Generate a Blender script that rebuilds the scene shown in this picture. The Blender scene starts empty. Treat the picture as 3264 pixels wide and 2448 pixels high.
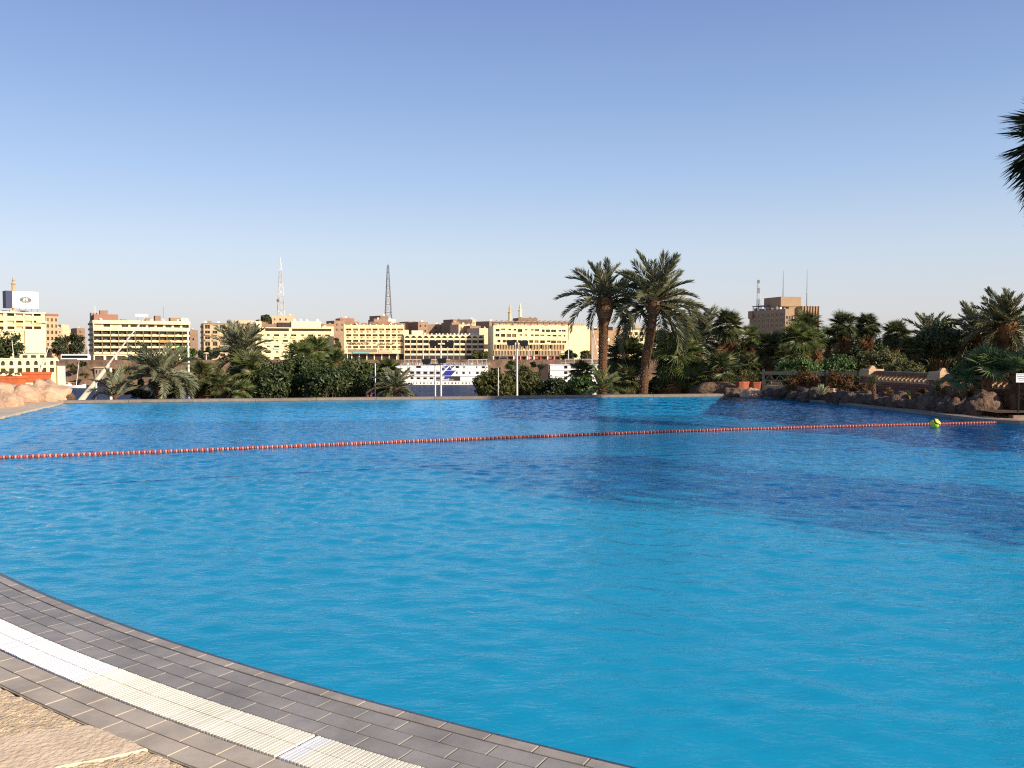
import bpy, bmesh, math, random
from mathutils import Vector, Matrix, noise
R = math.radians
scene = bpy.context.scene
col = scene.collection

# ------------------------------------------------------------------ camera, sky, sun, exposure
F, CX, CY, YH, CZ = 2800.0, 1632.0, 1224.0, 1112.0, 1.85      # focal length and centre in photo pixels, horizon row, eye height
PITCH = math.atan((CY - YH) / F)
cd = bpy.data.cameras.new('camera'); cam = bpy.data.objects.new('camera', cd); col.objects.link(cam)
cam.location = (0, 0, CZ); cam.rotation_euler = (R(90) - PITCH, 0, 0)
cd.sensor_width = 36; cd.lens = 36 * F / 3264; cd.clip_start = 0.05; cd.clip_end = 20000
scene.camera = cam
SUN_EL, SUN_AZ = 23.0, 127.0            # azimuth clockwise from the view direction (+Y)
world = bpy.data.worlds.new('World'); scene.world = world; world.use_nodes = True
wn = world.node_tree; bg = wn.nodes['Background']
sky = wn.nodes.new('ShaderNodeTexSky'); sky.sky_type = 'NISHITA'; sky.sun_disc = False
sky.sun_elevation = R(SUN_EL); sky.sun_rotation = R(SUN_AZ); sky.altitude = 200
sky.air_density = 0.9; sky.dust_density = 1.75; sky.ozone_density = 1.0
wb = wn.nodes.new('ShaderNodeMix'); wb.data_type = 'RGBA'; wb.blend_type = 'MULTIPLY'; wb.inputs[0].default_value = 1.0; wb.inputs[7].default_value = (0.97, 0.885, 0.98, 1)   # the camera's white balance
wn.links.new(sky.outputs[0], wb.inputs[6])
# sky colours painted by elevation and mixed evenly over the Nishita sky
tcw = wn.nodes.new('ShaderNodeTexCoord'); sep = wn.nodes.new('ShaderNodeSeparateXYZ'); wn.links.new(tcw.outputs['Generated'], sep.inputs[0])
sky_cr = wn.nodes.new('ShaderNodeValToRGB'); cr = sky_cr.color_ramp; wn.links.new(sep.outputs[2], sky_cr.inputs[0])
def s2l(c): return tuple(((v / 255 + .055) / 1.055) ** 2.4 for v in c)
SKY_RAMP = [(0.0, (228, 224, 218)), (0.04, (224, 226, 230)), (0.104, (211, 226, 240)), (0.188, (175, 204, 239)), (0.27, (147, 180, 227)), (0.364, (125, 154, 211)), (0.7, (88, 118, 184)), (1.0, (75, 105, 172))]
while len(cr.elements) < len(SKY_RAMP): cr.elements.new(0.5)
for e_, (z_, c_) in zip(cr.elements, SKY_RAMP): e_.position = z_; e_.color = (*[v for v in s2l(c_)], 1)
ml = wn.nodes.new('ShaderNodeMix'); ml.data_type = 'RGBA'; ml.blend_type = 'MULTIPLY'; ml.inputs[0].default_value = 1.0; ml.inputs[7].default_value = (5.7, 5.7, 5.7, 1); wn.links.new(sky_cr.outputs[0], ml.inputs[6])
mh = wn.nodes.new('ShaderNodeMix'); mh.data_type = 'RGBA'; mh.inputs[0].default_value = 0.72; wn.links.new(wb.outputs[2], mh.inputs[6]); wn.links.new(ml.outputs[2], mh.inputs[7])
wn.links.new(mh.outputs[2], bg.inputs[0]); bg.inputs[1].default_value = 0.112
sd = bpy.data.lights.new('sun', 'SUN'); sd.energy = 4.6; sd.angle = R(0.55); sd.color = (1.0, 0.86, 0.67)
sun = bpy.data.objects.new('sun', sd); col.objects.link(sun)
sdir = Vector((math.sin(R(SUN_AZ)) * math.cos(R(SUN_EL)), math.cos(R(SUN_AZ)) * math.cos(R(SUN_EL)), math.sin(R(SUN_EL))))
sun.rotation_euler = sdir.to_track_quat('Z', 'Y').to_euler(); sun.location = (40, -30, 40)
vs = scene.view_settings; vs.view_transform = 'Standard'; vs.look = 'None'; vs.gamma = 1.0; vs.exposure = 0.65; vs.use_curve_mapping = False
scene.render.engine = 'CYCLES'
scene.cycles.use_denoising = False; scene.cycles.filter_width = 1.15
scene.cycles.max_bounces = 8; scene.cycles.transparent_max_bounces = 12
scene.cycles.sample_clamp_indirect = 4.0; scene.cycles.caustics_reflective = False; scene.cycles.caustics_refractive = False

def ray(x, y):
    u = (x - CX) / F; v = (CY - y) / F
    return Vector((u, math.cos(PITCH) + v * math.sin(PITCH), -math.sin(PITCH) + v * math.cos(PITCH)))
def G(x, y, z=0.0):                       # photo pixel -> point on the level z
    d = ray(x, y); t = (z - CZ) / d.z
    return Vector((d.x * t, d.y * t, z))
def at(x, y, Y):                          # photo pixel -> point at distance Y
    d = ray(x, y); t = Y / d.y
    return Vector((d.x * t, Y, CZ + d.z * t))
NZ, BZ = -15.7, -4.5                      # level of the river and of the far embankment street

# ------------------------------------------------------------------ materials
M = {}
def nodes_of(m):
    m.use_nodes = True
    return m.node_tree, m.node_tree.nodes['Principled BSDF']
def N(nt, t, **kw):
    n = nt.nodes.new(t)
    for k, v in kw.items(): setattr(n, k, v)
    return n
def pmat(name, c, rough=0.8, nscale=0, namt=0.25, bscale=0, bamt=0.3, rnd=0.0, spec=0.3, metal=0.0, bdist=0.02, c2=None, stretch=None, place=False):
    m = bpy.data.materials.new(name); nt, p = nodes_of(m); L = nt.links.new
    p.inputs['Roughness'].default_value = rough; p.inputs['Specular IOR Level'].default_value = spec; p.inputs['Metallic'].default_value = metal
    out = None
    tc = N(nt, 'ShaderNodeTexCoord'); vec = tc.outputs['Object'] if not place else N(nt, 'ShaderNodeNewGeometry').outputs['Position']
    if stretch:
        mp = N(nt, 'ShaderNodeMapping'); mp.inputs['Scale'].default_value = stretch; L(vec, mp.inputs[0]); vec = mp.outputs[0]
    if nscale:
        nz = N(nt, 'ShaderNodeTexNoise'); nz.inputs['Scale'].default_value = nscale; nz.inputs['Detail'].default_value = 6; nz.inputs['Roughness'].default_value = 0.65; L(vec, nz.inputs['Vector'])
        cr = N(nt, 'ShaderNodeValToRGB'); e = cr.color_ramp.elements
        e[0].position, e[1].position = 0.3, 0.72
        a = c2 or tuple(x * (1 - namt) for x in c)
        e[0].color = (*a, 1); e[1].color = (*[min(1, x * (1 + namt * 0.5)) for x in c], 1)
        L(nz.outputs['Fac'], cr.inputs[0]); out = cr.outputs[0]
    if rnd:
        oi = N(nt, 'ShaderNodeObjectInfo'); mr = N(nt, 'ShaderNodeMapRange'); mr.inputs[3].default_value = 1 - rnd; mr.inputs[4].default_value = 1 + rnd; L(oi.outputs['Random'], mr.inputs[0])
        hs = N(nt, 'ShaderNodeHueSaturation'); L(mr.outputs[0], hs.inputs['Value'])
        if out: L(out, hs.inputs['Color'])
        else: hs.inputs['Color'].default_value = (*c, 1)
        out = hs.outputs[0]
    if out: L(out, p.inputs['Base Color'])
    else: p.inputs['Base Color'].default_value = (*c, 1)
    if bscale:
        nb = N(nt, 'ShaderNodeTexNoise'); nb.inputs['Scale'].default_value = bscale; nb.inputs['Detail'].default_value = 8; L(vec, nb.inputs['Vector'])
        bp = N(nt, 'ShaderNodeBump'); bp.inputs['Strength'].default_value = bamt; bp.inputs['Distance'].default_value = bdist; L(nb.outputs['Fac'], bp.inputs['Height']); L(bp.outputs[0], p.inputs['Normal'])
    M[name] = m; return m
def leafmat(name, c, c2, trans=0.25, rough=0.45, spec=0.4):
    m = bpy.data.materials.new(name); nt, p = nodes_of(m); L = nt.links.new
    ge = N(nt, 'ShaderNodeNewGeometry'); oi = N(nt, 'ShaderNodeObjectInfo')
    ad = N(nt, 'ShaderNodeMath', operation='ADD'); L(ge.outputs['Random Per Island'], ad.inputs[0]); L(oi.outputs['Random'], ad.inputs[1])
    hf = N(nt, 'ShaderNodeMath', operation='MULTIPLY'); hf.inputs[1].default_value = 0.5; L(ad.outputs[0], hf.inputs[0])
    cr = N(nt, 'ShaderNodeValToRGB'); e = cr.color_ramp.elements; e[0].position, e[1].position = 0.15, 0.85; e[0].color = (*c, 1); e[1].color = (*c2, 1)
    L(hf.outputs[0], cr.inputs[0]); L(cr.outputs[0], p.inputs['Base Color'])
    p.inputs['Roughness'].default_value = rough; p.inputs['Specular IOR Level'].default_value = spec
    tr = N(nt, 'ShaderNodeBsdfTranslucent'); L(cr.outputs[0], tr.inputs[0])
    mx = N(nt, 'ShaderNodeMixShader'); mx.inputs[0].default_value = trans; L(p.outputs[0], mx.inputs[1]); L(tr.outputs[0], mx.inputs[2])
    L(mx.outputs[0], nt.nodes['Material Output'].inputs[0]); M[name] = m; return m

pmat('tile', (0.32, 0.292, 0.25), 0.5, 3.2, 0.32, 60, 0.05, rnd=0.09, place=True)
pmat('tile_outer', (0.48, 0.405, 0.305), 0.6, 4.5, 0.24, 60, 0.05, rnd=0.07, place=True)
pmat('tile_lip', (0.38, 0.33, 0.265), 0.5, 3.5, 0.35, 60, 0.05, rnd=0.10, place=True)
pmat('tile_dark', (0.05, 0.06, 0.09), 0.35, 20, 0.3)
pmat('grout', (0.50, 0.41, 0.30), 0.9, 5, 0.5, 120, 0.3)
pmat('grate', (0.84, 0.78, 0.62), 0.5, 3.0, 0.2, rnd=0.05, place=True)
pmat('grate_white', (0.82, 0.81, 0.78), 0.45, 8, 0.06, rnd=0.04)
pmat('sandstone', (0.76, 0.60, 0.40), 0.9, 4.5, 0.2, 30, 0.6, c2=(0.62, 0.46, 0.29))
pmat('mortar', (0.76, 0.57, 0.34), 0.95, 18, 0.35, 45, 0.8)
pmat('dark_gap', (0.06, 0.045, 0.03), 0.95)
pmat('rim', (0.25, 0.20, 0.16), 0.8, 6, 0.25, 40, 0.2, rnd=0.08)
pmat('rim_lit', (0.55, 0.45, 0.33), 0.8, 6, 0.2, 40, 0.2, rnd=0.05)  # paler rim copy, with sunlight on the left side put into the colour
pmat('deck', (0.68, 0.52, 0.33), 0.9, 2.0, 0.25, 30, 0.6)
pmat('basin', (0.22, 0.61, 0.68), 0.6, 1.2, 0.06)
m = M['basin']; nt = m.node_tree; L = nt.links.new; bs = nt.nodes['Principled BSDF']      # bluer floor colour beyond the rope imitates light lost in deeper water
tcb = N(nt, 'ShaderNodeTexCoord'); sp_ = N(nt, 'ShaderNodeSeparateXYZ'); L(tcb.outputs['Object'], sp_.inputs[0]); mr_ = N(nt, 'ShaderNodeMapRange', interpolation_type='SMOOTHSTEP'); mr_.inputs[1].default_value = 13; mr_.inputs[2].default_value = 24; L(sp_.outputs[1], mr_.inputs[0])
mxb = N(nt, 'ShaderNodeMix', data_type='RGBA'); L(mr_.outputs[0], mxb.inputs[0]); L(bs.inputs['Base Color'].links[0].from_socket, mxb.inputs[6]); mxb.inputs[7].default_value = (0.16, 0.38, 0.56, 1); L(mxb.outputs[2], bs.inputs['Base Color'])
pmat('rope_red', (0.34, 0.055, 0.04), 0.4, rnd=0.25)
pmat('rope_pale', (0.58, 0.24, 0.18), 0.4, rnd=0.15)
pmat('ball_yellow', (0.62, 0.66, 0.06), 0.35)
pmat('ball_black', (0.015, 0.015, 0.02), 0.35)
pmat('rock', (0.165, 0.10, 0.064), 0.92, 2.2, 0.4, 7, 1.0, rnd=0.2, bdist=0.09, c2=(0.06, 0.04, 0.03))  # darkened overall to stand in for the shade on the rock border
pmat('rock_pink', (0.52, 0.345, 0.23), 0.92, 1.8, 0.35, 7, 0.9, rnd=0.06, bdist=0.05)
pmat('soil', (0.10, 0.06, 0.035), 0.95, 3, 0.5, 12, 0.8)
pmat('grassy', (0.07, 0.08, 0.03), 0.95, 1.0, 0.6, 12, 0.8, c2=(0.10, 0.065, 0.035))
pmat('terracotta_shaded', (0.30, 0.085, 0.042), 0.75, 6, 0.2, 30, 0.15, rnd=0.05)  # shade over the right planter pair put into this terracotta's colour
pmat('terracotta', (0.60, 0.155, 0.055), 0.75, 6, 0.2, 30, 0.15, rnd=0.05)
pmat('brick_brown', (0.20, 0.10, 0.065), 0.9, 5, 0.3, 25, 0.5, rnd=0.06)
pmat('stone_tan', (0.50, 0.34, 0.20), 0.85, 5, 0.15, 30, 0.3, rnd=0.05)
pmat('fence_green', (0.06, 0.068, 0.055), 0.5, 8, 0.2, spec=0.4)
pmat('post_black', (0.012, 0.012, 0.012), 0.4)
pmat('white_paint', (0.66, 0.65, 0.61), 0.5, 3, 0.08)
pmat('sign_white', (0.82, 0.82, 0.80), 0.5)
pmat('sign_ink', (0.12, 0.12, 0.13), 0.6)
pmat('lamp_black', (0.012, 0.012, 0.014), 0.4)
pmat('bark_date', (0.13, 0.07, 0.036), 0.95, 5, 0.45, 22, 0.9, c2=(0.05, 0.027, 0.016))
pmat('bark_boot', (0.215, 0.115, 0.055), 0.95, 5, 0.4, 22, 0.6)
pmat('bark_fan', (0.22, 0.115, 0.06), 0.95, 6, 0.45, 20, 0.8, stretch=(1, 1, 0.25))
pmat('twig', (0.26, 0.13, 0.06), 0.95, 6, 0.3)
leafmat('date_leaf', (0.085, 0.10, 0.045), (0.27, 0.27, 0.14), 0.28)
leafmat('date_grey', (0.13, 0.15, 0.085), (0.27, 0.28, 0.17), 0.2)
leafmat('date_light', (0.14, 0.19, 0.06), (0.30, 0.34, 0.14), 0.3)
leafmat('fan_leaf', (0.04, 0.06, 0.02), (0.16, 0.17, 0.06), 0.2)
leafmat('fan_blue', (0.06, 0.11, 0.04), (0.17, 0.23, 0.085), 0.25)
leafmat('fan_bright', (0.08, 0.12, 0.03), (0.19, 0.22, 0.07), 0.3)
leafmat('dry_leaf', (0.13, 0.065, 0.03), (0.30, 0.17, 0.08), 0.15, 0.8, 0.1)
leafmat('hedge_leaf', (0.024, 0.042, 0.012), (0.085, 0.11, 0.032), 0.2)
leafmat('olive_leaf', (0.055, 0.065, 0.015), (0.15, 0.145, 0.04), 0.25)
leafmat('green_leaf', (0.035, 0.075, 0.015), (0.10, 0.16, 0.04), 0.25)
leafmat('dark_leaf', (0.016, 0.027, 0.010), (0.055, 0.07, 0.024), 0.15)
leafmat('brown_leaf', (0.09, 0.05, 0.022), (0.21, 0.12, 0.055), 0.15, 0.8, 0.1)
leafmat('agave', (0.20, 0.24, 0.10), (0.42, 0.42, 0.22), 0.15)
leafmat('pink_flower', (0.45, 0.06, 0.18), (0.6, 0.15, 0.28), 0.3)
YEL = (0.78, 0.655, 0.38)
pmat('wall_yellow', YEL, 0.9, 0.25, 0.10, 3, 0.2, stretch=(1, 1, 0.4))
pmat('wall_bright', (0.84, 0.74, 0.42), 0.9, 0.25, 0.06, 3, 0.2)
pmat('wall_cream', (0.78, 0.68, 0.46), 0.9, 0.3, 0.10, 3, 0.2, stretch=(1, 1, 0.4))
pmat('wall_tan', (0.50, 0.37, 0.23), 0.9, 0.3, 0.15, 3, 0.2)
pmat('wall_brown', (0.33, 0.215, 0.125), 0.9, 0.3, 0.2, 3, 0.2)
pmat('wall_grey', (0.30, 0.235, 0.18), 0.9, 0.3, 0.2, 3, 0.2)
pmat('wall_red', (0.36, 0.19, 0.125), 0.9, 0.5, 0.25, 4, 0.3)
pmat('wall_brick', (0.29, 0.19, 0.13), 0.9, 0.5, 0.25, 4, 0.3, rnd=0.12)
pmat('wall_sand', (0.62, 0.46, 0.29), 0.9, 0.3, 0.15, 3, 0.2, rnd=0.08)
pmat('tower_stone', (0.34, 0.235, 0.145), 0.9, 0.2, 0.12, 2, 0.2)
pmat('recess_shade', (0.05, 0.034, 0.022), 0.8, 0.6, 0.4, rnd=0.3)  # dark shade of deep openings put into the colour
pmat('glass', (0.022, 0.018, 0.014), 0.25, 0.8, 0.5, rnd=0.5, spec=0.4)
pmat('shutter', (0.15, 0.10, 0.06), 0.7, 0.8, 0.3, rnd=0.35)
pmat('shop_dark', (0.05, 0.035, 0.03), 0.7, 0.6, 0.5)
pmat('shop_red', (0.42, 0.06, 0.06), 0.6)
pmat('shop_pink', (0.62, 0.20, 0.22), 0.7)
pmat('orange_cloth', (0.75, 0.25, 0.05), 0.8)
pmat('green_paint', (0.16, 0.55, 0.22), 0.6)
pmat('teal_paint', (0.20, 0.42, 0.40), 0.6)
pmat('blue_paint', (0.05, 0.25, 0.55), 0.5)
pmat('ship_white', (0.90, 0.89, 0.84), 0.45, 0.4, 0.04)
pmat('ship_blue', (0.035, 0.05, 0.30), 0.4)
pmat('ship_grey', (0.30, 0.30, 0.32), 0.5)
pmat('wood_hull', (0.35, 0.20, 0.10), 0.7, 1, 0.3)
pmat('sail_cloth', (0.78, 0.70, 0.52), 0.9, 1.2, 0.15, 5, 0.4)
pmat('steel_red', (0.48, 0.38, 0.33), 0.6)
pmat('steel_white', (0.62, 0.60, 0.58), 0.6)
pmat('steel_grey', (0.20, 0.20, 0.21), 0.6)
pmat('billboard', (0.88, 0.87, 0.80), 0.6)
pmat('navy', (0.02, 0.03, 0.09), 0.5)
pmat('emblem_grey', (0.12, 0.13, 0.15), 0.6)
pmat('letter_brown', (0.13, 0.06, 0.025), 0.7)
pmat('letter_red', (0.45, 0.10, 0.05), 0.7)
pmat('tin_red', (0.30, 0.145, 0.10), 0.7)
pmat('thatch', (0.42, 0.27, 0.17), 0.95, 2, 0.3, 8, 0.6)
pmat('quay', (0.23, 0.145, 0.09), 0.95, 0.16, 0.4, 0.9, 1.0, bdist=0.6, c2=(0.06, 0.042, 0.03))
pmat('street', (0.30, 0.24, 0.17), 0.95, 0.05, 0.2)
pmat('tyre', (0.015, 0.015, 0.015), 0.8)
pmat('yellow_paint', (0.80, 0.50, 0.03), 0.6)

# pool water: clear surface that mirrors the sky by Fresnel and lets the lit basin show through, tinted
m = bpy.data.materials.new('pool_water'); nt, p = nodes_of(m); L = nt.links.new; nt.nodes.remove(p)
tc = N(nt, 'ShaderNodeTexCoord'); prev = None
for sc, st, di, rot in (((6, 13, 1), 0.6, 0.014, 8), ((17, 34, 1), 0.5, 0.006, -5)):
    mp = N(nt, 'ShaderNodeMapping'); mp.inputs['Scale'].default_value = sc; mp.inputs['Rotation'].default_value = (0, 0, R(rot)); L(tc.outputs['Object'], mp.inputs[0])
    nz = N(nt, 'ShaderNodeTexNoise'); nz.inputs['Scale'].default_value = 1; nz.inputs['Detail'].default_value = 3; nz.inputs['Roughness'].default_value = 0.55; nz.inputs['Distortion'].default_value = 0.6; L(mp.outputs[0], nz.inputs['Vector'])
    bp = N(nt, 'ShaderNodeBump'); bp.inputs['Strength'].default_value = st; bp.inputs['Distance'].default_value = di; L(nz.outputs['Fac'], bp.inputs['Height'])
    if prev: L(prev.outputs[0], bp.inputs['Normal'])
    prev = bp
ge = N(nt, 'ShaderNodeNewGeometry'); dt = N(nt, 'ShaderNodeVectorMath', operation='DOT_PRODUCT'); L(ge.outputs['Incoming'], dt.inputs[0]); L(prev.outputs[0], dt.inputs[1])
ab = N(nt, 'ShaderNodeMath', operation='ABSOLUTE'); L(dt.outputs['Value'], ab.inputs[0])
om = N(nt, 'ShaderNodeMath', operation='SUBTRACT', use_clamp=True); om.inputs[0].default_value = 1; L(ab.outputs[0], om.inputs[1])
pw = N(nt, 'ShaderNodeMath', operation='POWER'); L(om.outputs[0], pw.inputs[0]); pw.inputs[1].default_value = 5
fr = N(nt, 'ShaderNodeMath', operation='MULTIPLY_ADD', use_clamp=True); L(pw.outputs[0], fr.inputs[0]); fr.inputs[1].default_value = 0.76; fr.inputs[2].default_value = 0.02
gl = N(nt, 'ShaderNodeBsdfGlossy'); gl.inputs['Roughness'].default_value = 0.05; gl.inputs['Color'].default_value = (0.68, 0.87, 1.0, 1); L(prev.outputs[0], gl.inputs['Normal'])  # reflection tinted blue to stand in for sky mirrored by steeper waves
tr = N(nt, 'ShaderNodeBsdfTransparent'); tr.inputs[0].default_value = (0.2, 0.74, 0.87, 1)
mx = N(nt, 'ShaderNodeMixShader'); L(fr.outputs[0], mx.inputs[0]); L(tr.outputs[0], mx.inputs[1]); L(gl.outputs[0], mx.inputs[2])
L(mx.outputs[0], nt.nodes['Material Output'].inputs[0]); M['pool_water'] = m
# river water: wind-roughened, so only part of it mirrors the sky
m = bpy.data.materials.new('river_water'); nt, p = nodes_of(m); L = nt.links.new; nt.nodes.remove(p)
tc = N(nt, 'ShaderNodeTexCoord'); prev = None
for sc, st, di in (((0.05, 0.12, 1), 1.0, 2.2), ((0.3, 0.8, 1), 0.9, 0.5)):
    mp = N(nt, 'ShaderNodeMapping'); mp.inputs['Scale'].default_value = sc; L(tc.outputs['Object'], mp.inputs[0])
    nz = N(nt, 'ShaderNodeTexNoise'); nz.inputs['Scale'].default_value = 1; nz.inputs['Detail'].default_value = 5; L(mp.outputs[0], nz.inputs['Vector'])
    bp = N(nt, 'ShaderNodeBump'); bp.inputs['Strength'].default_value = st; bp.inputs['Distance'].default_value = di; L(nz.outputs['Fac'], bp.inputs['Height'])
    if prev: L(prev.outputs[0], bp.inputs['Normal'])
    prev = bp
gl = N(nt, 'ShaderNodeBsdfGlossy'); gl.inputs['Roughness'].default_value = 0.2; L(prev.outputs[0], gl.inputs['Normal'])
df = N(nt, 'ShaderNodeBsdfDiffuse'); df.inputs[0].default_value = (0.02, 0.036, 0.085, 1); L(prev.outputs[0], df.inputs['Normal'])
mx = N(nt, 'ShaderNodeMixShader'); mx.inputs[0].default_value = 0.14; L(df.outputs[0], mx.inputs[1]); L(gl.outputs[0], mx.inputs[2])
L(mx.outputs[0], nt.nodes['Material Output'].inputs[0]); M['river_water'] = m

# ------------------------------------------------------------------ mesh helpers
class MB:
    def __init__(s): s.v = []; s.f = []; s.mi = []
    def add(s, vs, fs, mi=0):
        n = len(s.v); s.v += [tuple(x) for x in vs]; s.f += [tuple(i + n for i in f) for f in fs]; s.mi += [mi] * len(fs); return s
    def box(s, x0, x1, y0, y1, z0, z1, mi=0):
        return s.add([(x0, y0, z0), (x1, y0, z0), (x1, y1, z0), (x0, y1, z0), (x0, y0, z1), (x1, y0, z1), (x1, y1, z1), (x0, y1, z1)],
                     [(0, 3, 2, 1), (4, 5, 6, 7), (0, 1, 5, 4), (1, 2, 6, 5), (2, 3, 7, 6), (3, 0, 4, 7)], mi)
    def prism(s, poly, y0, y1, mi=0):          # polygon in x,z extruded along y
        n = len(poly)
        vs = [(a, y0, b) for a, b in poly] + [(a, y1, b) for a, b in poly]
        fs = [tuple(range(n)), tuple(range(2 * n - 1, n - 1, -1))] + [(i, n + i, n + (i + 1) % n, (i + 1) % n) for i in range(n)]
        return s.add(vs, fs, mi)
    def slab(s, poly, z0, z1, mi=0):           # polygon in x,y extruded up
        n = len(poly)
        vs = [(a, b, z0) for a, b in poly] + [(a, b, z1) for a, b in poly]
        fs = [tuple(range(n - 1, -1, -1)), tuple(range(n, 2 * n))] + [(i, (i + 1) % n, n + (i + 1) % n, n + i) for i in range(n)]
        return s.add(vs, fs, mi)
    def tube(s, pts, rad, seg=6, mi=0, cap=True):
        pts = [Vector(p) for p in pts]; n = len(pts)
        if not hasattr(rad, '__len__'): rad = [rad] * n
        rings = []; ref = Vector((0.13, 0.31, 0.94))
        for i, p in enumerate(pts):
            t = (pts[min(i + 1, n - 1)] - pts[max(i - 1, 0)]).normalized()
            if abs(t.dot(ref)) > 0.95: r0 = Vector((1, 0, 0))
            else: r0 = ref
            a = t.cross(r0).normalized(); b = t.cross(a)
            rings.append([p + (a * math.cos(k * 2 * math.pi / seg) + b * math.sin(k * 2 * math.pi / seg)) * rad[i] for k in range(seg)])
        vs = [v for r in rings for v in r]
        fs = [(i * seg + k, i * seg + (k + 1) % seg, (i + 1) * seg + (k + 1) % seg, (i + 1) * seg + k) for i in range(n - 1) for k in range(seg)]
        if cap: fs += [tuple(range(seg))[::-1], tuple(range((n - 1) * seg, n * seg))]
        return s.add(vs, fs, mi)
    def lathe(s, prof, seg=12, cx=0, cy=0, mi=0):   # (radius, z) profile about the vertical through cx, cy
        vs = [(cx + r * math.cos(2 * math.pi * k / seg), cy + r * math.sin(2 * math.pi * k / seg), z) for r, z in prof for k in range(seg)]
        n = len(prof)
        fs = [(i * seg + k, i * seg + (k + 1) % seg, (i + 1) * seg + (k + 1) % seg, (i + 1) * seg + k) for i in range(n - 1) for k in range(seg)]
        fs += [tuple(range(seg))[::-1], tuple(range((n - 1) * seg, n * seg))]
        return s.add(vs, fs, mi)
    def mesh(s, name, mats, smooth=False):
        me = bpy.data.meshes.new(name); me.from_pydata(s.v, [], s.f)
        for mm in (mats if isinstance(mats, (list, tuple)) else [mats]): me.materials.append(M[mm])
        if len(set(s.mi)) > 1: me.polygons.foreach_set('material_index', s.mi)
        if smooth: me.polygons.foreach_set('use_smooth', [True] * len(me.polygons))
        me.update(); return me
    def build(s, name, mats, parent=None, smooth=False):
        return link(name, s.mesh(name, mats, smooth), parent)
def link(name, data, parent=None, loc=None, rot=None, scale=None):
    o = bpy.data.objects.new(name, data); col.objects.link(o)
    if parent: o.parent = parent
    if loc is not None: o.location = loc
    if rot is not None: o.rotation_euler = rot
    if scale is not None: o.scale = scale if hasattr(scale, '__len__') else (scale,) * 3
    return o
def tag(o, label=None, cat=None, group=None, kind=None):
    if label: o['label'] = label
    if cat: o['category'] = cat
    if group: o['group'] = group
    if kind: o['kind'] = kind
    return o
def empty(name, loc, rz=0, label=None, cat=None, group=None):
    o = link(name, None, None, loc, (0, 0, rz)); o.empty_display_size = 0.2
    return tag(o, label, cat, group)
def rot_to(v, axis='Y'):
    return Vector(v).to_track_quat(axis, 'Z').to_euler()
def sstep(a, b, x):
    t = max(0.0, min(1.0, (x - a) / (b - a))); return t * t * (3 - 2 * t)
def catmull(P, n=8):
    P = [Vector((p[0], p[1], 0)) for p in P]; out = []
    for i in range(len(P) - 1):
        p0 = P[max(i - 1, 0)]; p1 = P[i]; p2 = P[i + 1]; p3 = P[min(i + 2, len(P) - 1)]
        for k in range(n):
            t = k / n
            out.append(0.5 * ((2 * p1) + (p2 - p0) * t + (2 * p0 - 5 * p1 + 4 * p2 - p3) * t * t + (3 * p1 - p0 - 3 * p2 + p3) * t ** 3))
    out.append(P[-1]); return [(v.x, v.y) for v in out]
# ------------------------------------------------------------------ the pool
CCX, CCY, CR = 11.122, 23.691, 22.646          # centre and radius of the near curved edge
def arc(a, s=0.0): return (CCX + (CR + s) * math.cos(a), CCY + (CR + s) * math.sin(a))
def ang(x, y): return math.atan2(y - CCY, x - CCX)
A0, A1 = ang(-6.1, 9.0) , ang(6.0, 1.63)
A0 = A0 if A0 < 0 else A0 - 2 * math.pi
near_arc = [arc(A0 + (A1 - A0) * i / 60) for i in range(61)]
FARL, FARR = G(200, 1285).to_2d(), G(2370, 1262).to_2d()
left_edge = catmull([(FARL.x, FARL.y), G(175, 1294).to_2d(), G(0, 1336).to_2d(), (-11.9, 18.3), (-9.1, 13.0), near_arc[0]], 6)
right_edge = catmull([near_arc[-1], (12, 1.3), (18.5, 4.5), (21.5, 10.5), (19.8, 16.5), (16.0, 19.8), G(3264, 1353).to_2d(), G(3079, 1338).to_2d(), G(2951, 1322).to_2d(), G(2760, 1298).to_2d(), (10.35, 31.2), (FARR.x, FARR.y)], 6)
POOL = left_edge[:-1] + near_arc[:-1] + right_edge          # anticlockwise from the far left corner
def inside(x, y, poly=None):
    poly = poly or POOL; c = False; j = len(poly) - 1
    for i in range(len(poly)):
        xi, yi = poly[i]; xj, yj = poly[j]
        if (yi > y) != (yj > y) and x < (xj - xi) * (y - yi) / (yj - yi) + xi: c = not c
        j = i
    return c
def offset_line(pts, s):                        # shift an open polyline to its outer side (right of travel)
    out = []
    for i, p in enumerate(pts):
        a = Vector(pts[max(i - 1, 0)]); b = Vector(pts[min(i + 1, len(pts) - 1)]); t = (b - a).normalized()
        out.append((p[0] + t.y * s, p[1] - t.x * s))
    return out
def poly_mesh(name, poly, z, mat):
    bm = bmesh.new(); f = bm.faces.new([bm.verts.new((x, y, z)) for x, y in poly]); bmesh.ops.triangulate(bm, faces=[f])
    me = bpy.data.meshes.new(name); bm.to_mesh(me); bm.free(); me.materials.append(M[mat]); return me
def strip(mb, pts, s0, s1, z0, z1=None, mi=0):
    a = offset_line(pts, s0); b = offset_line(pts, s1); n = len(pts)
    vs = [(x, y, z0) for x, y in a] + [(x, y, z0 if z1 is None else z1) for x, y in b]
    mb.add(vs, [(i, n + i, n + i + 1, i + 1) for i in range(n - 1)], mi)
import numpy as np
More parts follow.
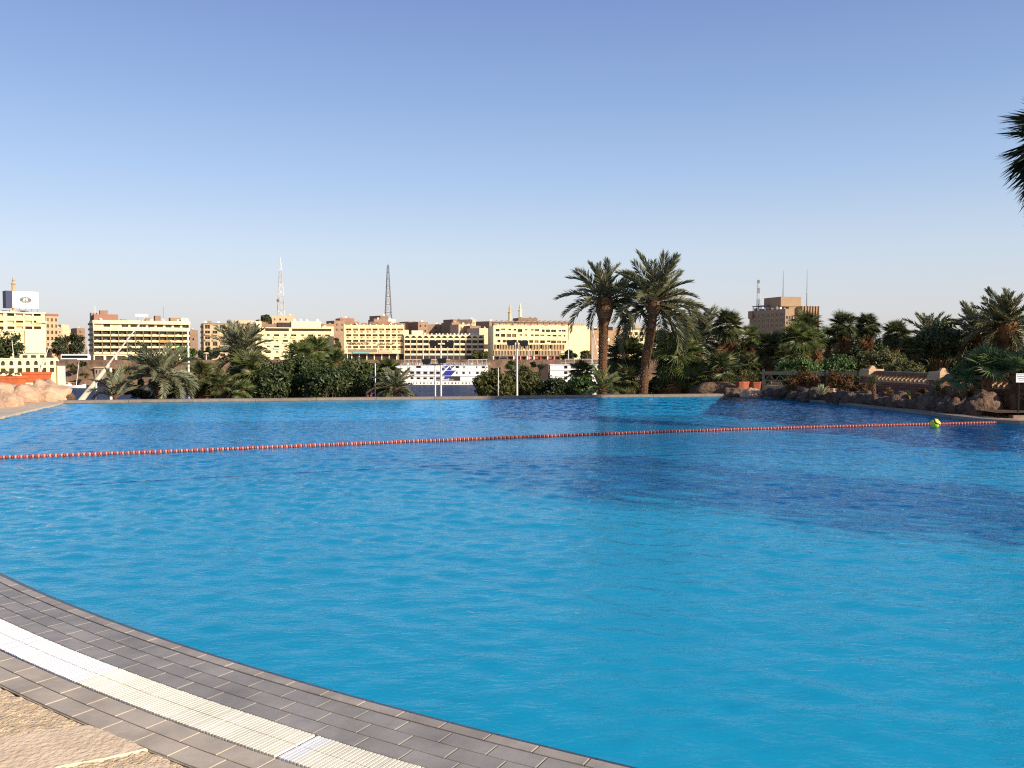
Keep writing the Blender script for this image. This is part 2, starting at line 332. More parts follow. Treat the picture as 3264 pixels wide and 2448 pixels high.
def wave_height(X, Y):
    rg = np.random.default_rng(3); Z = np.zeros_like(X)
    for lam, amp, cnt in ((2.6, .0024, 6), (1.2, .0026, 10), (.6, .0030, 16), (.33, .0044, 24), (.19, .0034, 30)):
        for _ in range(cnt):
            l = lam * rg.uniform(.7, 1.4); th = R(72) + rg.normal(0, .55); k = 2 * math.pi / l; ph = rg.uniform(0, 6.28)
            Z += amp * (1.6 / math.sqrt(cnt)) * np.sin(k * (X * math.cos(th) + Y * math.sin(th)) + ph + .6 * np.sin(.7 * X + ph) + .5 * np.sin(.9 * Y - ph))
    gust = .75 + .35 * np.sin(.31 * X + .5) * np.sin(.23 * Y + 1.1) + .25 * np.sin(.12 * X - .41 * Y)
    return Z * np.clip(gust, .35, 1.4)
def water_mesh(st=.055):
    xs = np.array([q[0] for q in POOL]); ys = np.array([q[1] for q in POOL]); x0, y0 = xs.min() - st, ys.min() - st
    nx, ny = int((xs.max() - x0) / st) + 2, int((ys.max() - y0) / st) + 2
    gx = x0 + np.arange(nx) * st; gy = y0 + np.arange(ny) * st; ins = np.zeros((nx, ny), bool)
    for j, y in enumerate(gy):                      # scanline fill
        cr = sorted(xa + (y - ya) * (xb - xa) / (yb - ya) for (xa, ya), (xb, yb) in zip(POOL, POOL[1:] + POOL[:1]) if (ya > y) != (yb > y))
        for a_, b_ in zip(cr[::2], cr[1::2]): ins[(gx >= a_) & (gx <= b_), j] = True
    cell = ins[:-1, :-1] | ins[1:, :-1] | ins[:-1, 1:] | ins[1:, 1:]
    use = np.zeros((nx, ny), bool); use[:-1, :-1] |= cell; use[1:, :-1] |= cell; use[:-1, 1:] |= cell; use[1:, 1:] |= cell
    idx = -np.ones((nx, ny), int); idx[use] = np.arange(use.sum()); I, J = np.nonzero(use); X, Y = gx[I], gy[J]
    co = np.stack([X, Y, wave_height(X, Y)], 1); ci, cj = np.nonzero(cell)
    q = np.stack([idx[ci, cj], idx[ci + 1, cj], idx[ci + 1, cj + 1], idx[ci, cj + 1]], 1)
    me = bpy.data.meshes.new('pool_water'); me.vertices.add(len(co)); me.vertices.foreach_set('co', co.astype(np.float32).ravel())
    me.loops.add(q.size); me.loops.foreach_set('vertex_index', q.astype(np.int32).ravel()); me.polygons.add(len(q)); me.polygons.foreach_set('loop_start', (np.arange(len(q)) * 4).astype(np.int32))
    me.update(calc_edges=True); me.polygons.foreach_set('use_smooth', np.ones(len(q), bool)); me.materials.append(M['pool_water']); return me
tag(link('pool_water', water_mesh()), 'clear blue rippled water filling the swimming pool', kind='structure')
FLOOR = -0.7
mb = MB(); n = len(POOL)
mb.add([(x, y, FLOOR) for x, y in POOL] + [(x, y, 0.03) for x, y in POOL], [(i, n + i, n + (i + 1) % n, (i + 1) % n) for i in range(n)])
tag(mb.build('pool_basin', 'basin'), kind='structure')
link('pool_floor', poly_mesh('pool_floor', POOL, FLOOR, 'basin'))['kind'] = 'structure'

# near gutter: concrete bed, tiles, drain grating
DZ = 0.05
view_arc = [arc(A0 + (A1 - A0) * i / 200) for i in range(201)]
mb = MB(); strip(mb, view_arc, 0.0, 0.405, DZ - 0.009); strip(mb, view_arc, 0.665, 0.915, DZ - 0.009)
bed = tag(mb.build('pool_edge', 'grout'), 'tiled overflow edge curving along the near side of pool', kind='structure')
mb = MB(); strip(mb, view_arc, 0.40, 0.67, DZ - 0.12); strip(mb, view_arc, 0.405, 0.402, DZ - 0.12, DZ - 0.009); strip(mb, view_arc, 0.665, 0.668, DZ - 0.009, DZ - 0.12)
mb.build('gutter_channel', 'dark_gap', bed)
mb = MB(); strip(mb, view_arc, 0.915, 1.0, DZ - 0.035); mb.build('expansion_gap', 'dark_gap', bed)
rng = random.Random(4)
VA0, VA1 = A0 + .002, ang(4.4, 2.1)
def curved_tile(a0, a1, s0, s1, z0, z1, name, mat, parent, bev=0.0025):
    k = 3; mbt = MB(); ob = [arc(a0 + (a1 - a0) * i / k, s0) for i in range(k + 1)]; ou = [arc(a0 + (a1 - a0) * i / k, s1) for i in range(k + 1)]
    cx = sum(p[0] for p in ob + ou) / (2 * k + 2); cy = sum(p[1] for p in ob + ou) / (2 * k + 2)
    pl = ou + ob[::-1]
    ins = []
    for x, y in pl:
        d = Vector((cx - x, cy - y)); d = d.normalized() * bev * 1.4; ins.append((x + d.x - cx, y + d.y - cy))
    out = [(x - cx, y - cy) for x, y in pl]; m_ = len(pl)
    vs = [(x, y, z0 - z1) for x, y in out] + [(x, y, -bev) for x, y in out] + [(x, y, 0) for x, y in ins]
    fs = [(i, (i + 1) % m_, m_ + (i + 1) % m_, m_ + i) for i in range(m_)] + [(m_ + i, m_ + (i + 1) % m_, 2 * m_ + (i + 1) % m_, 2 * m_ + i) for i in range(m_)] + [tuple(range(2 * m_, 3 * m_))]
    mbt.add(vs, fs); o = mbt.build(name, mat, parent); o.location = (cx, cy, z1)
    o.rotation_euler = (rng.uniform(-.004, .004), rng.uniform(-.004, .004), 0); return o
rows = [(-0.012, 0.055, 'lip_tile', 'tile_lip', 0.0, DZ + 0.004), (0.061, 0.171, 'tile', 'tile', 0.12, DZ), (0.177, 0.287, 'tile', 'tile', 0.02, DZ), (0.293, 0.400, 'tile', 'tile', 0.14, DZ),
        (0.672, 0.786, 'tile', 'tile_outer', 0.05, DZ), (0.793, 0.908, 'tile', 'tile_outer', 0.16, DZ)]
for s0, s1, nm, mt, ph, zt in rows:
    step = 0.252 / (CR + s1); a = VA0 + ph / CR
    while a < VA1:
        g = 0.0055 / CR
        curved_tile(a, a + step - g, s0, s1, DZ - 0.02, zt, nm, mt, bed); a += step
# dark band tiles below the lip, down into the water
step = 0.252 / CR; a = VA0
while a < VA1:
    k = 3; prof = [(-0.0125, 0.050), (-0.050, 0.043), (-0.082, 0.026), (-0.088, -0.05)]; mbt = MB()
    vs_ = [(*arc(a + (step - 0.004 / CR) * i / k, s_), z_) for s_, z_ in prof for i in range(k + 1)]
    mbt.add(vs_, [(q * (k + 1) + i, q * (k + 1) + i + 1, (q + 1) * (k + 1) + i + 1, (q + 1) * (k + 1) + i) for q in range(3) for i in range(k)])
    mbt.build('band_tile', 'tile_dark', bed); a += step
# grating sections, each slat its own piece
def slat_mesh(mat):
    mbt = MB(); w = 0.0075
    mbt.box(-w, w, 0, 0.117, -0.03, 0.0); mbt.box(-w, w, 0.123, 0.248, -0.03, 0.0)
    mbt.box(-0.0112, 0.0112, 0.06, 0.075, -0.026, -0.012); mbt.box(-0.0112, 0.0112, 0.175, 0.19, -0.026, -0.012); mbt.box(-w, w, 0.117, 0.123, -0.03, -0.004)
    return mbt.mesh('slat', mat)
SL = {k: slat_mesh(k) for k in ('grate', 'grate_white')}
secs = [(VA0, ang(-2.93, 4.98), 'grate_white', 'white drain grating section where the slats sit closest'),
        (ang(-2.93, 4.98), ang(-2.40, 4.62), 'grate_white', 'short white drain grating section with zigzag middle joint'),
        (ang(-2.40, 4.62), ang(-1.02, 3.83), 'grate', 'long cream plastic drain grating section beside the pool tiles'),
        (ang(-1.02, 3.83), ang(-0.94, 3.79), 'grate_white', 'replacement white slats set into the cream drain grating'),
        (ang(-0.94, 3.79), ang(1.6, 2.75), 'grate', 'cream drain grating section beyond the white replacement slats')]
for a0, a1, mt, lb in secs:
    a0 = a0 if a0 < 0 else a0 - 2 * math.pi
    p0 = arc(a0, 0.41); root = empty('drain_grating', (p0[0], p0[1], DZ), 0, lb, 'drain grating')
    st = 0.0223 / (CR + 0.53); a = a0 + st / 2; first = True
    while a < a1 - st * 0.3:
        x, y = arc(a, 0.41); link('slat', SL[mt], root, (x - p0[0], y - p0[1], 0.002 + rng.uniform(-.0012, .0012)), (0, 0, a + R(-90) + rng.uniform(-.004, .004))); a += st

# near paving: rough mortar ground with sandstone flags
mb = MB(); K, J = 380, 100; A2, A3 = A0 - .004, ang(1.6, 2.6)
vs = []
for i in range(K + 1):
    a = A2 + (A3 - A2) * i / K
    for j in range(J + 1):
        s = 0.928 + 1.5 * (j / J) ** 1.15
        if j == 0: s += 0.012 * noise.noise(Vector((i * 0.35, 3, 1)))
        x, y = arc(a, s); pv = Vector((x, y, 0))
        h = 0.007 * (noise.fractal(pv * 14, 0.6, 2.1, 5)) + 0.0055 * noise.noise(pv * 70)
        vs.append((x, y, DZ - 0.004 + h))
fs = [(i * (J + 1) + j, i * (J + 1) + j + 1, (i + 1) * (J + 1) + j + 1, (i + 1) * (J + 1) + j) for i in range(K) for j in range(J)]
mb.add(vs, fs)
pav = tag(mb.build('paving', 'mortar', smooth=True), kind='structure')
def flag(px, zt=DZ + 0.0035, mat='sandstone', sub=3):
    pts = [G(x, y, zt).to_2d() for x, y in px]
    pl = []
    for i, p in enumerate(pts):
        q = pts[(i + 1) % len(pts)]
        for k in range(sub * 3):
            t = k / (sub * 3); w = p.lerp(q, t); nn = 0.012 * noise.noise(Vector((w.x * 9, w.y * 9, 2)))
            pl.append((w.x + nn, w.y + nn * 0.7))
    cx = sum(p[0] for p in pl) / len(pl); cy = sum(p[1] for p in pl) / len(pl); mbt = MB(); m_ = len(pl)
    loc = [(x - cx, y - cy) for x, y in pl]; ins = [(x * 0.975, y * 0.975) for x, y in loc]
    mbt.add([(x, y, -0.035) for x, y in loc] + [(x, y, -0.006) for x, y in loc] + [(x, y, 0) for x, y in ins],
            [(i, (i + 1) % m_, m_ + (i + 1) % m_, m_ + i) for i in range(m_)] + [(m_ + i, m_ + (i + 1) % m_, 2 * m_ + (i + 1) % m_, 2 * m_ + i) for i in range(m_)] + [tuple(range(2 * m_, 3 * m_))])
    o = mbt.build('flagstone', mat, pav); o.location = (cx, cy, zt)
flag([(-260, 2480), (-200, 2375), (0, 2350), (140, 2325), (285, 2309), (330, 2325), (440, 2370), (470, 2385), (420, 2398), (330, 2418), (200, 2440), (120, 2470)])
flag([(150, 2520), (330, 2450), (520, 2430), (600, 2460), (560, 2560), (300, 2640)], DZ - 0.001)
# ground of the terrace further round
def cell_ground(name, x0, x1, y0, y1, st, zf, keep, mat):
    vid = {}; vs = []; fs = []
    nx, ny = int((x1 - x0) / st), int((y1 - y0) / st)
    def vert(i, j):
        if (i, j) not in vid: x, y = x0 + i * st, y0 + j * st; vid[(i, j)] = len(vs); vs.append((x, y, zf(x, y)))
        return vid[(i, j)]
    for i in range(nx):
        for j in range(ny):
            if keep(x0 + (i + .5) * st, y0 + (j + .5) * st): fs.append((vert(i, j), vert(i + 1, j), vert(i + 1, j + 1), vert(i, j + 1)))
    o = MB().add(vs, fs).build(name, mat, smooth=True); o['kind'] = 'structure'; return o
def near_pool(x, y, d):
    return inside(x, y) or any(inside(x + d * math.cos(k), y + d * math.sin(k)) for k in (0, .785, 1.57, 2.356, 3.1416, 3.927, 4.712, 5.5))
cell_ground('terrace_ground', -40, 45, -30, 30, 0.5, lambda x, y: DZ - 0.03, lambda x, y: (y < 24 + max(0, -x - 12) * 0 or x < -15) and not near_pool(x, y, 0.75) and not (x > 12.2 and y > 22.6), 'deck')

# raised coping round the far, left and right sides
rimo = empty('pool_coping', (FARL.x, FARL.y, 0)); rimo['kind'] = 'structure'
def coping(pts, w, z0, z1, ln, mat, gap=0.012, base=(FARL.x, FARL.y)):
    L_ = [0]; 
    for i in range(1, len(pts)): L_.append(L_[-1] + (Vector(pts[i]) - Vector(pts[i - 1])).length)
    def at_len(d):
        for i in range(1, len(pts)):
            if d <= L_[i] or i == len(pts) - 1:
                t = (d - L_[i - 1]) / (L_[i] - L_[i - 1]); a, b = Vector(pts[i - 1]), Vector(pts[i]); tt = (b - a).normalized(); return a.lerp(b, t), Vector((tt.y, -tt.x))
    d = 0.0; total = L_[-1]; nn = max(1, round(total / ln)); ln = total / nn
    for k in range(nn):
        inn, out = [], []
        for q in range(4):
            p_, nr = at_len(min(total, k * ln + gap / 2 + (ln - gap) * q / 3)); inn.append((p_ - nr * 0.02) - Vector(base)); out.append(p_ + nr * w - Vector(base))
        poly = [(v.x, v.y) for v in inn + out[::-1]]
        o = MB().slab(poly[::-1] if sum(poly[i][0] * poly[(i + 1) % 8][1] - poly[(i + 1) % 8][0] * poly[i][1] for i in range(8)) < 0 else poly, z0, z1 + rng.uniform(-.004, .004)).build('coping_stone', mat, rimo)
far_edge = [(FARR.x, FARR.y), (FARL.x, FARL.y)]
coping([(FARR.x + 0.5, FARR.y + 0.1)] + far_edge[1:], 0.42, -.015, 0.085, 2.05, 'rim')
coping(left_edge, 1.05, -.015, 0.06, 1.6, 'rim_lit')
coping(right_edge[right_edge.index(min(right_edge, key=lambda p: (p[0] - 12.54) ** 2 + (p[1] - 21.45) ** 2)) - 8:], 0.5, -.015, 0.08, 1.3, 'rim')

# lane rope with discs
RP = [(-11.0, 14.25)] + [tuple(G(x, y).to_2d()) for x, y in ((0, 1461), (550, 1441), (1100, 1418), (1600, 1398), (2100, 1379), (2500, 1366), (2800, 1358), (2990, 1353), (3120, 1350))] + [(12.75, 22.1)]
rope = catmull(RP, 10)
rr = empty('lane_rope', (rope[0][0], rope[0][1], 0), 0, 'red and pink disc lane rope floating across the pool', 'lane rope')
o3 = Vector((rope[0][0], rope[0][1], 0))
mb = MB(); mb.tube([Vector((x, y, 0.016)) - o3 for x, y in rope[:-4]] + [Vector((rope[-1][0], rope[-1][1], 0.10)) - o3], 0.012, 6); mb.build('cord', 'rope_red', rr)
def disc(seg=10):
    q = MB(); q.lathe([(0.012, -0.016), (0.029, -0.014), (0.035, -0.006), (0.035, 0.006), (0.029, 0.014), (0.012, 0.016)], seg); return q
dm = [disc().mesh('float_disc', 'rope_pale', True), disc().mesh('float_disc', 'rope_red', True)]
pts = []; d = 0
for i in range(1, len(rope) - 3):
    a, b = Vector(rope[i - 1]), Vector(rope[i]); l = (b - a).length
    while d < l:
        pts.append((a.lerp(b, d / l), (b - a).normalized())); d += 0.044
    d -= l
vis = [q for q in pts if q[0].x > -0.588 * q[0].y]
mbr = MB()
for k, (p_, t) in enumerate(pts):
    rz = math.atan2(t.y, t.x); j = Matrix.Rotation(rz, 4, 'Z') @ Matrix.Rotation(R(90), 4, 'Y')
    loc = Vector((p_.x, p_.y, 0.018 + rng.uniform(-.003, .003))) - o3
    if p_.x > -0.588 * p_.y and k - (len(pts) - len(vis)) < 290:
        o = link('float_disc', dm[k % 2], rr, loc, j.to_euler())
    else:
        q = disc(8); mbr.add([j @ Vector(v) + loc for v in q.v], q.f, k % 2)
o = mbr.build('float_discs', ['rope_pale', 'rope_red'], rr, True); o['kind'] = 'stuff'
# ball
bp_ = G(2981, 1361); bm = bmesh.new(); bmesh.ops.create_icosphere(bm, subdivisions=4, radius=0.113)
me = bpy.data.meshes.new('ball')
for f in bm.faces:
    c = f.calc_center_median().normalized(); c = Matrix.Rotation(R(38), 3, 'Y') @ Matrix.Rotation(R(20), 3, 'X') @ c
    s_ = c.x + 0.28 * math.sin(3.2 * math.atan2(c.y, c.z)); f.material_index = 1 if abs(s_ + 0.12) < 0.17 or s_ > 0.86 else 0; f.smooth = True
bm.to_mesh(me); bm.free(); me.materials.append(M['ball_yellow']); me.materials.append(M['ball_black'])
tag(link('ball', me, None, (bp_.x, bp_.y, 0.085)), 'yellow and black ball floating against the lane rope', 'ball')
# ------------------------------------------------------------------ garden ground beyond the pool, near river bank
def rim_y(x): return FARL.y + (FARR.y - FARL.y) * (x - FARL.x) / (FARR.x - FARL.x)
def terrain(x, y):
    d = y - rim_y(min(x, 30)); lo = max(NZ - 1.5, -1.0 - 0.30 * max(0, d))
    hi = 0.22 if y < 58 else max(NZ - 1.5, 0.22 - 0.3 * (y - 58))
    w = sstep(6.5, 11.5, x)
    if x < -14.5 and d < 3: return 0.02 - 0.3 * max(0, d)
    return lo * (1 - w) + hi * w
cell_ground('garden_ground', -90, 110, 20, 120, 0.8, terrain, lambda x, y: not near_pool(x, y, 0.35) and (y > rim_y(x) + 0.4 or x > 12.3) and not (x > 11 and y < 22.3), 'soil')
mb = MB().add([(-4000, 60, NZ), (4000, 60, NZ), (4000, 900, NZ), (-4000, 900, NZ)], [(0, 1, 2, 3)])
tag(mb.build('river', 'river_water'), 'dark blue river between the garden and the town', kind='structure')

# ------------------------------------------------------------------ plants
def tri_mesh(name, vs, fs, mats, mi=None):
    me = bpy.data.meshes.new(name); me.from_pydata(vs, [], fs)
    for mm in mats: me.materials.append(M[mm])
    if mi: me.polygons.foreach_set('material_index', mi)
    return me
def frond_mesh(seed, L_, droop, nl, ll, lw, mat, stemmat='bark_boot', lift=0.35):
    r = random.Random(seed); mb = MB(); pts = []; p_ = Vector((0, 0, 0)); n = 12
    for i in range(n + 1):
        t = i / n; th = -droop * t ** 1.5; pts.append(p_.copy()); p_ = p_ + Vector((0, math.cos(th), math.sin(th))) * (L_ / n)
    mb.tube(pts, [0.022 * L_ / 2 * (1 - 0.85 * i / n) + 0.003 for i in range(n + 1)], 4, 1)
    for k in range(nl):
        t = 0.14 + 0.86 * (k + r.random() * .6) / nl; i = min(n - 1, int(t * n)); q = pts[i].lerp(pts[i + 1], t * n - i)
        tan = (pts[i + 1] - pts[i]).normalized(); up = Vector((1, 0, 0)).cross(tan)
        l = ll * (0.45 + 0.75 * math.sin(math.pi * min(1, 0.12 + 0.80 * t))) * r.uniform(.8, 1.1); fa = R(62 - 38 * t) + r.uniform(-.12, .12)
        for sd_ in (-1, 1):
            d = (Vector((sd_, 0, 0)) * math.sin(fa) + tan * math.cos(fa) + up * r.uniform(lift - .3, lift + .25)).normalized()
            mid = q + d * l * 0.45; tip = q + d * l + Vector((0, 0, -0.16 * l * r.uniform(.2, 1.6)))
            wv = (d.cross(up)).normalized() * lw * .5 if r.random() < .5 else (tan * lw * .5)
            mb.add([q, mid + wv, tip, mid - wv], [(0, 1, 2), (0, 2, 3)], 0)
    return mb.mesh('frond', [mat, stemmat])
def fan_mesh(seed, pet, R_, nseg, spread, droop, mat, lw=1.0, tipdroop=0.15):
    r = random.Random(seed); mb = MB(); n = 5; pts = []; p_ = Vector((0, 0, 0))
    for i in range(n + 1):
        t = i / n; th = -droop * .6 * t; pts.append(p_.copy()); p_ = p_ + Vector((0, math.cos(th), math.sin(th))) * (pet / n)
    mb.tube(pts, [0.02 * R_, 0.017 * R_, 0.015 * R_, 0.013 * R_, 0.012 * R_, 0.012 * R_], 4, 1); hub = pts[-1]
    th = -droop; B = Vector((0, math.cos(th), math.sin(th))); U = Vector((0, -math.sin(th), math.cos(th))); X = Vector((1, 0, 0))
    da = spread / nseg; base = len(mb.v)
    for k in range(nseg):
        a = -spread / 2 + (k + .5) * da; l = R_ * (1 - .28 * abs(a / (spread / 2)) ** 2) * r.uniform(.88, 1.06)
        def pt(ang_, rad, h): return hub + (B * math.cos(ang_) + X * math.sin(ang_)) * rad + U * h
        e0 = pt(a - da * .5, l * .5, .03 * R_); e1 = pt(a + da * .5, l * .5, .03 * R_); mid = pt(a, l * .55, -.02 * R_)
        tip = pt(a + r.uniform(-.05, .05), l, 0) - Vector((0, 0, 1)) * tipdroop * R_ * r.uniform(.2, 1.6) + U * r.uniform(-.05, .05) * R_
        mb.add([hub, e0, mid, e1, tip], [(0, 1, 2), (0, 2, 3), (1, 4, 2), (2, 4, 3)], 0)
    return mb.mesh('fan_leaf', [mat, 'bark_boot'])
def boots(mb, pts, rads, pitch, size, mi=1, seed=1, turns=9, up=0.6):
    """old leaf bases in a spiral round a trunk"""
    r = random.Random(seed); tot = sum((Vector(pts[i + 1]) - Vector(pts[i])).length for i in range(len(pts) - 1)); n = int(tot / pitch); 
    for k in range(n):
        t = k / n * (len(pts) - 1); i = min(len(pts) - 2, int(t)); c = Vector(pts[i]).lerp(Vector(pts[i + 1]), t - i); rad = rads[i] * (1 - t + i) + rads[i + 1] * (t - i)
        for j in range(turns):
            a = 2 * math.pi * (j + (k % 2) * .5) / turns + r.uniform(-.12, .12); o_ = Vector((math.cos(a), math.sin(a), 0)); s_ = Vector((-o_.y, o_.x, 0)); w = size * r.uniform(.8, 1.2)
            b0 = c + o_ * rad * .9; tp = c + o_ * (rad + w * .55) + Vector((0, 0, w * up))
            mb.add([b0 - s_ * w * .6 - Vector((0, 0, w * .5)), b0 + s_ * w * .6 - Vector((0, 0, w * .5)), tp + s_ * w * .35, tp - s_ * w * .35, b0 + Vector((0, 0, w * .9)) ],
                   [(0, 1, 2, 3), (3, 2, 4), (0, 3, 4), (1, 4, 2)], mi)
_fr = {}
def frond_set(L_, mat, nl=52, ll=.42, lw=.045, key=''):
    k = (round(L_, 2), mat, key)
    if k not in _fr:
        _fr[k] = [frond_mesh(11 * i + int(L_ * 10), L_ * (1 + .06 * (i - 2)), dr, nl, ll, lw, mat) for i, dr in enumerate((.35, .65, .95, 1.25, 1.6))]
    return _fr[k]
def date_palm(label, crown, base, Y, reach, n, mat='date_leaf', trad=.2, seed=1, bulge=0, skirt=0, emin=-35, mids=(), group='date palms in the garden', leafw=.045, nl=52, emax=88):
    r = random.Random(seed); c = at(crown[0], crown[1], Y); bx = at(base[0], base[1], Y); gz = min(terrain(bx.x, Y), bx.z) - .15
    root = empty('date_palm', (bx.x, Y, gz), 0, label, 'palm tree', group)
    pts = [Vector((0, 0, 0))] + [Vector((at(x, y, Y).x - bx.x, 0, at(x, y, Y).z - gz)) for x, y in mids] + [Vector((c.x - bx.x, 0, c.z - gz))]
    P = []
    for i in range(len(pts) - 1):
        for k in range(4): P.append(pts[i].lerp(pts[i + 1], k / 4))
    P.append(pts[-1]); rad = [trad * (1.08 - .16 * i / (len(P) - 1)) for i in range(len(P))]
    mb = MB(); mb.tube(P, rad, 10)
    boots(mb, P, rad, .085 if trad > .12 else .07, trad * .34, 1, seed, 9)
    top = pts[-1]
    if bulge:
        h = bulge; q = [top - Vector((0, 0, h * (1 - i / 6))) for i in range(7)]; rd = [trad * f for f in (1.0, 1.35, 1.6, 1.7, 1.6, 1.35, .9)]
        mb.tube(q, rd, 10); boots(mb, q, rd, .055, trad * .75, 1, seed + 1, 13, up=1.5)
    mb.build('trunk', ['bark_date', 'bark_boot'], root)
    S = frond_set(reach, mat, nl=nl, ll=.2 * reach, lw=leafw)
    for k in range(n):
        f = (k + r.random() * .7) / n; el = emax - (emax - emin) * f ** 1.05; az = k * 137.5 + r.uniform(-16, 16)
        if el < 12 and math.cos(R(az)) < -.55: az += 75
        me = S[min(4, int(f * 4.2 + r.uniform(-.4, .9)) if f * 4.2 > .4 else r.choice((0, 1)))]
        o = link('frond', me, root, top + Vector((r.uniform(-.05, .05), r.uniform(-.05, .05), -.12 * f)), (R(el), r.uniform(-.5, .5), R(az)), r.uniform(.78, 1.1))
    for k in range(skirt):
        link('dry_frond', frond_set(reach * .8, 'dry_leaf', nl=36, ll=.26, lw=.04)[r.choice((1, 2))], root, top - Vector((0, 0, .15 + r.random() * .2)), (R(r.uniform(-75, -50)), 0, R(r.uniform(0, 360))), r.uniform(.7, 1))
    return root
_fa = {}
def fan_set(r_, mat, pf=.48, tip=.15):
    k = (round(r_, 1), mat, pf)
    if k not in _fa: _fa[k] = [fan_mesh(7 * i + int(r_ * 31), r_ * pf, r_ * (1.02 - pf), 26, R(sp), dr, mat, 1, tip) for i, (sp, dr) in enumerate(((250, .1), (280, .35), (265, .6), (290, .9)))]
    return _fa[k]
def fan_palm(label, x, y, rpx, Y, n=34, mat='fan_leaf', skirt=0, seed=1, trad=.13, emin=-30, lean=0, pf=.48, group='fan palms in the garden', trunk=True, ground=None, tip=.15):
    r = random.Random(seed); c = at(x, y, Y); rad = rpx * Y / F; bx = c.x + lean; gz = (terrain(bx, Y) if ground is None else ground) - .1
    gz = min(gz, c.z - .3)
    root = empty('fan_palm', (bx, Y, gz), 0, label, 'palm tree', group); top = Vector((-lean, 0, c.z - gz))
    P = [Vector((0, 0, 0)).lerp(top, i / 6) for i in range(7)]; mb = MB(); rd = [trad * (1.15 - .25 * i / 6) for i in range(7)]
    mb.tube(P, rd, 9); boots(mb, P[3:], rd[3:], .1, trad * .5, 0, seed, 7); mb.build('trunk', 'bark_fan', root)
    S = fan_set(rad, mat, pf, tip)
    for k in range(n):
        f = (k + .5 * r.random()) / n; el = 86 - (86 - emin) * f ** .9; az = k * 137.5 + r.uniform(-18, 18)
        link('fan_leaf', S[min(3, max(0, int(f * 3.6 + r.uniform(-.6, .6))))], root, top + Vector((0, 0, r.uniform(-.1, .06) * rad)), (R(el), r.uniform(-.4, .4), R(az)), r.uniform(.82, 1.08))
    if skirt:
        D = fan_set(rad * .85, 'dry_leaf', .35, .25)
        for k in range(skirt):
            link('dry_leaf', D[r.choice((1, 2, 3))], root, top - Vector((0, 0, rad * (.15 + .8 * r.random()))), (R(r.uniform(-82, -52)), r.uniform(-.5, .5), R(k * 137.5 + r.uniform(-20, 20))), r.uniform(.7, 1.05))
    return root
def leaf_cloud(r, n, cen, rad, size, nclump, shape=0.9, sparse=False):
    vs, fs = [], []; cl = []
    for _ in range(nclump):
        while True:
            v = Vector((r.uniform(-1, 1), r.uniform(-1, 1), r.uniform(-1, 1)))
            if .3 < v.length < 1: break
        v = v.normalized() * (v.length ** .45) * r.uniform(.78, 1.08); cl.append((Vector((v.x * rad[0], v.y * rad[1], v.z * rad[2])) + cen, r.uniform(.16, .34) * min(rad[0], rad[2])))
    for k in range(n):
        c, cr = cl[k % nclump]
        v = Vector((r.gauss(0, 1), r.gauss(0, 1), r.gauss(0, .8))) * cr * .62; p_ = c + v
        out = (p_ - cen); out = Vector((out.x / rad[0], out.y / rad[1], out.z / rad[2])); 
        nrm = (out.normalized() * .6 + Vector((r.uniform(-1, 1), r.uniform(-1, 1), r.uniform(-.5, 1)))).normalized()
        a = nrm.cross(Vector((r.uniform(-1, 1), r.uniform(-1, 1), r.uniform(-1, 1)))).normalized(); b = nrm.cross(a); s_ = size * r.uniform(.6, 1.25)
        i = len(vs); vs += [p_ - a * s_, p_ - b * s_ * .42 + nrm * s_ * .12, p_ + a * s_, p_ + b * s_ * .42 + nrm * s_ * .12]; fs += [(i, i + 1, i + 2), (i, i + 2, i + 3)]
    return vs, fs, cl
def shrub(label, x0, x1, y0, y1, Y, mat='hedge_leaf', n=7000, size=.09, seed=1, cat='shrub', name='leafy_shrub', nclump=60, deep=None, group='shrubs in the garden', stem='twig', gz=None, lobes=None):
    r = random.Random(seed); a, b = at(x0, y1, Y), at(x1, y0, Y); cx = (a.x + b.x) / 2; rx = (b.x - a.x) / 2; zc = (a.z + b.z) / 2; rz = (b.z - a.z) / 2
    g = terrain(cx, Y) if gz is None else gz; g = min(g, a.z + .15 * rz)
    root = empty(name, (cx, Y, g - .05), 0, label, cat, group); cen = Vector((0, 0, zc - g + .05)); ry = deep or min(rx, 2.2 * rz) * .8
    vs, fs, cl = leaf_cloud(r, n, cen, (rx * .88, ry, rz * .88), size, nclump)
    tri_mesh_ = tri_mesh('crown', vs, fs, [mat]); link('crown', tri_mesh_, root)
    mb = MB()
    for k, (c, _) in enumerate(cl[:26]):
        base = Vector((r.uniform(-.25, .25) * rx, r.uniform(-.2, .2) * ry, 0)) if cat == 'shrub' else Vector((r.uniform(-.03, .03), r.uniform(-.03, .03), 0))
        mid = base.lerp(c, .5) + Vector((0, 0, .12 * rz)); w = .014 * rz + .006 if cat == 'shrub' else .05 * rz
        mb.tube([base, mid, c], [w, w * .6, w * .2], 5)
    mb.build('stems' if cat == 'shrub' else 'trunk', stem, root)
    return root
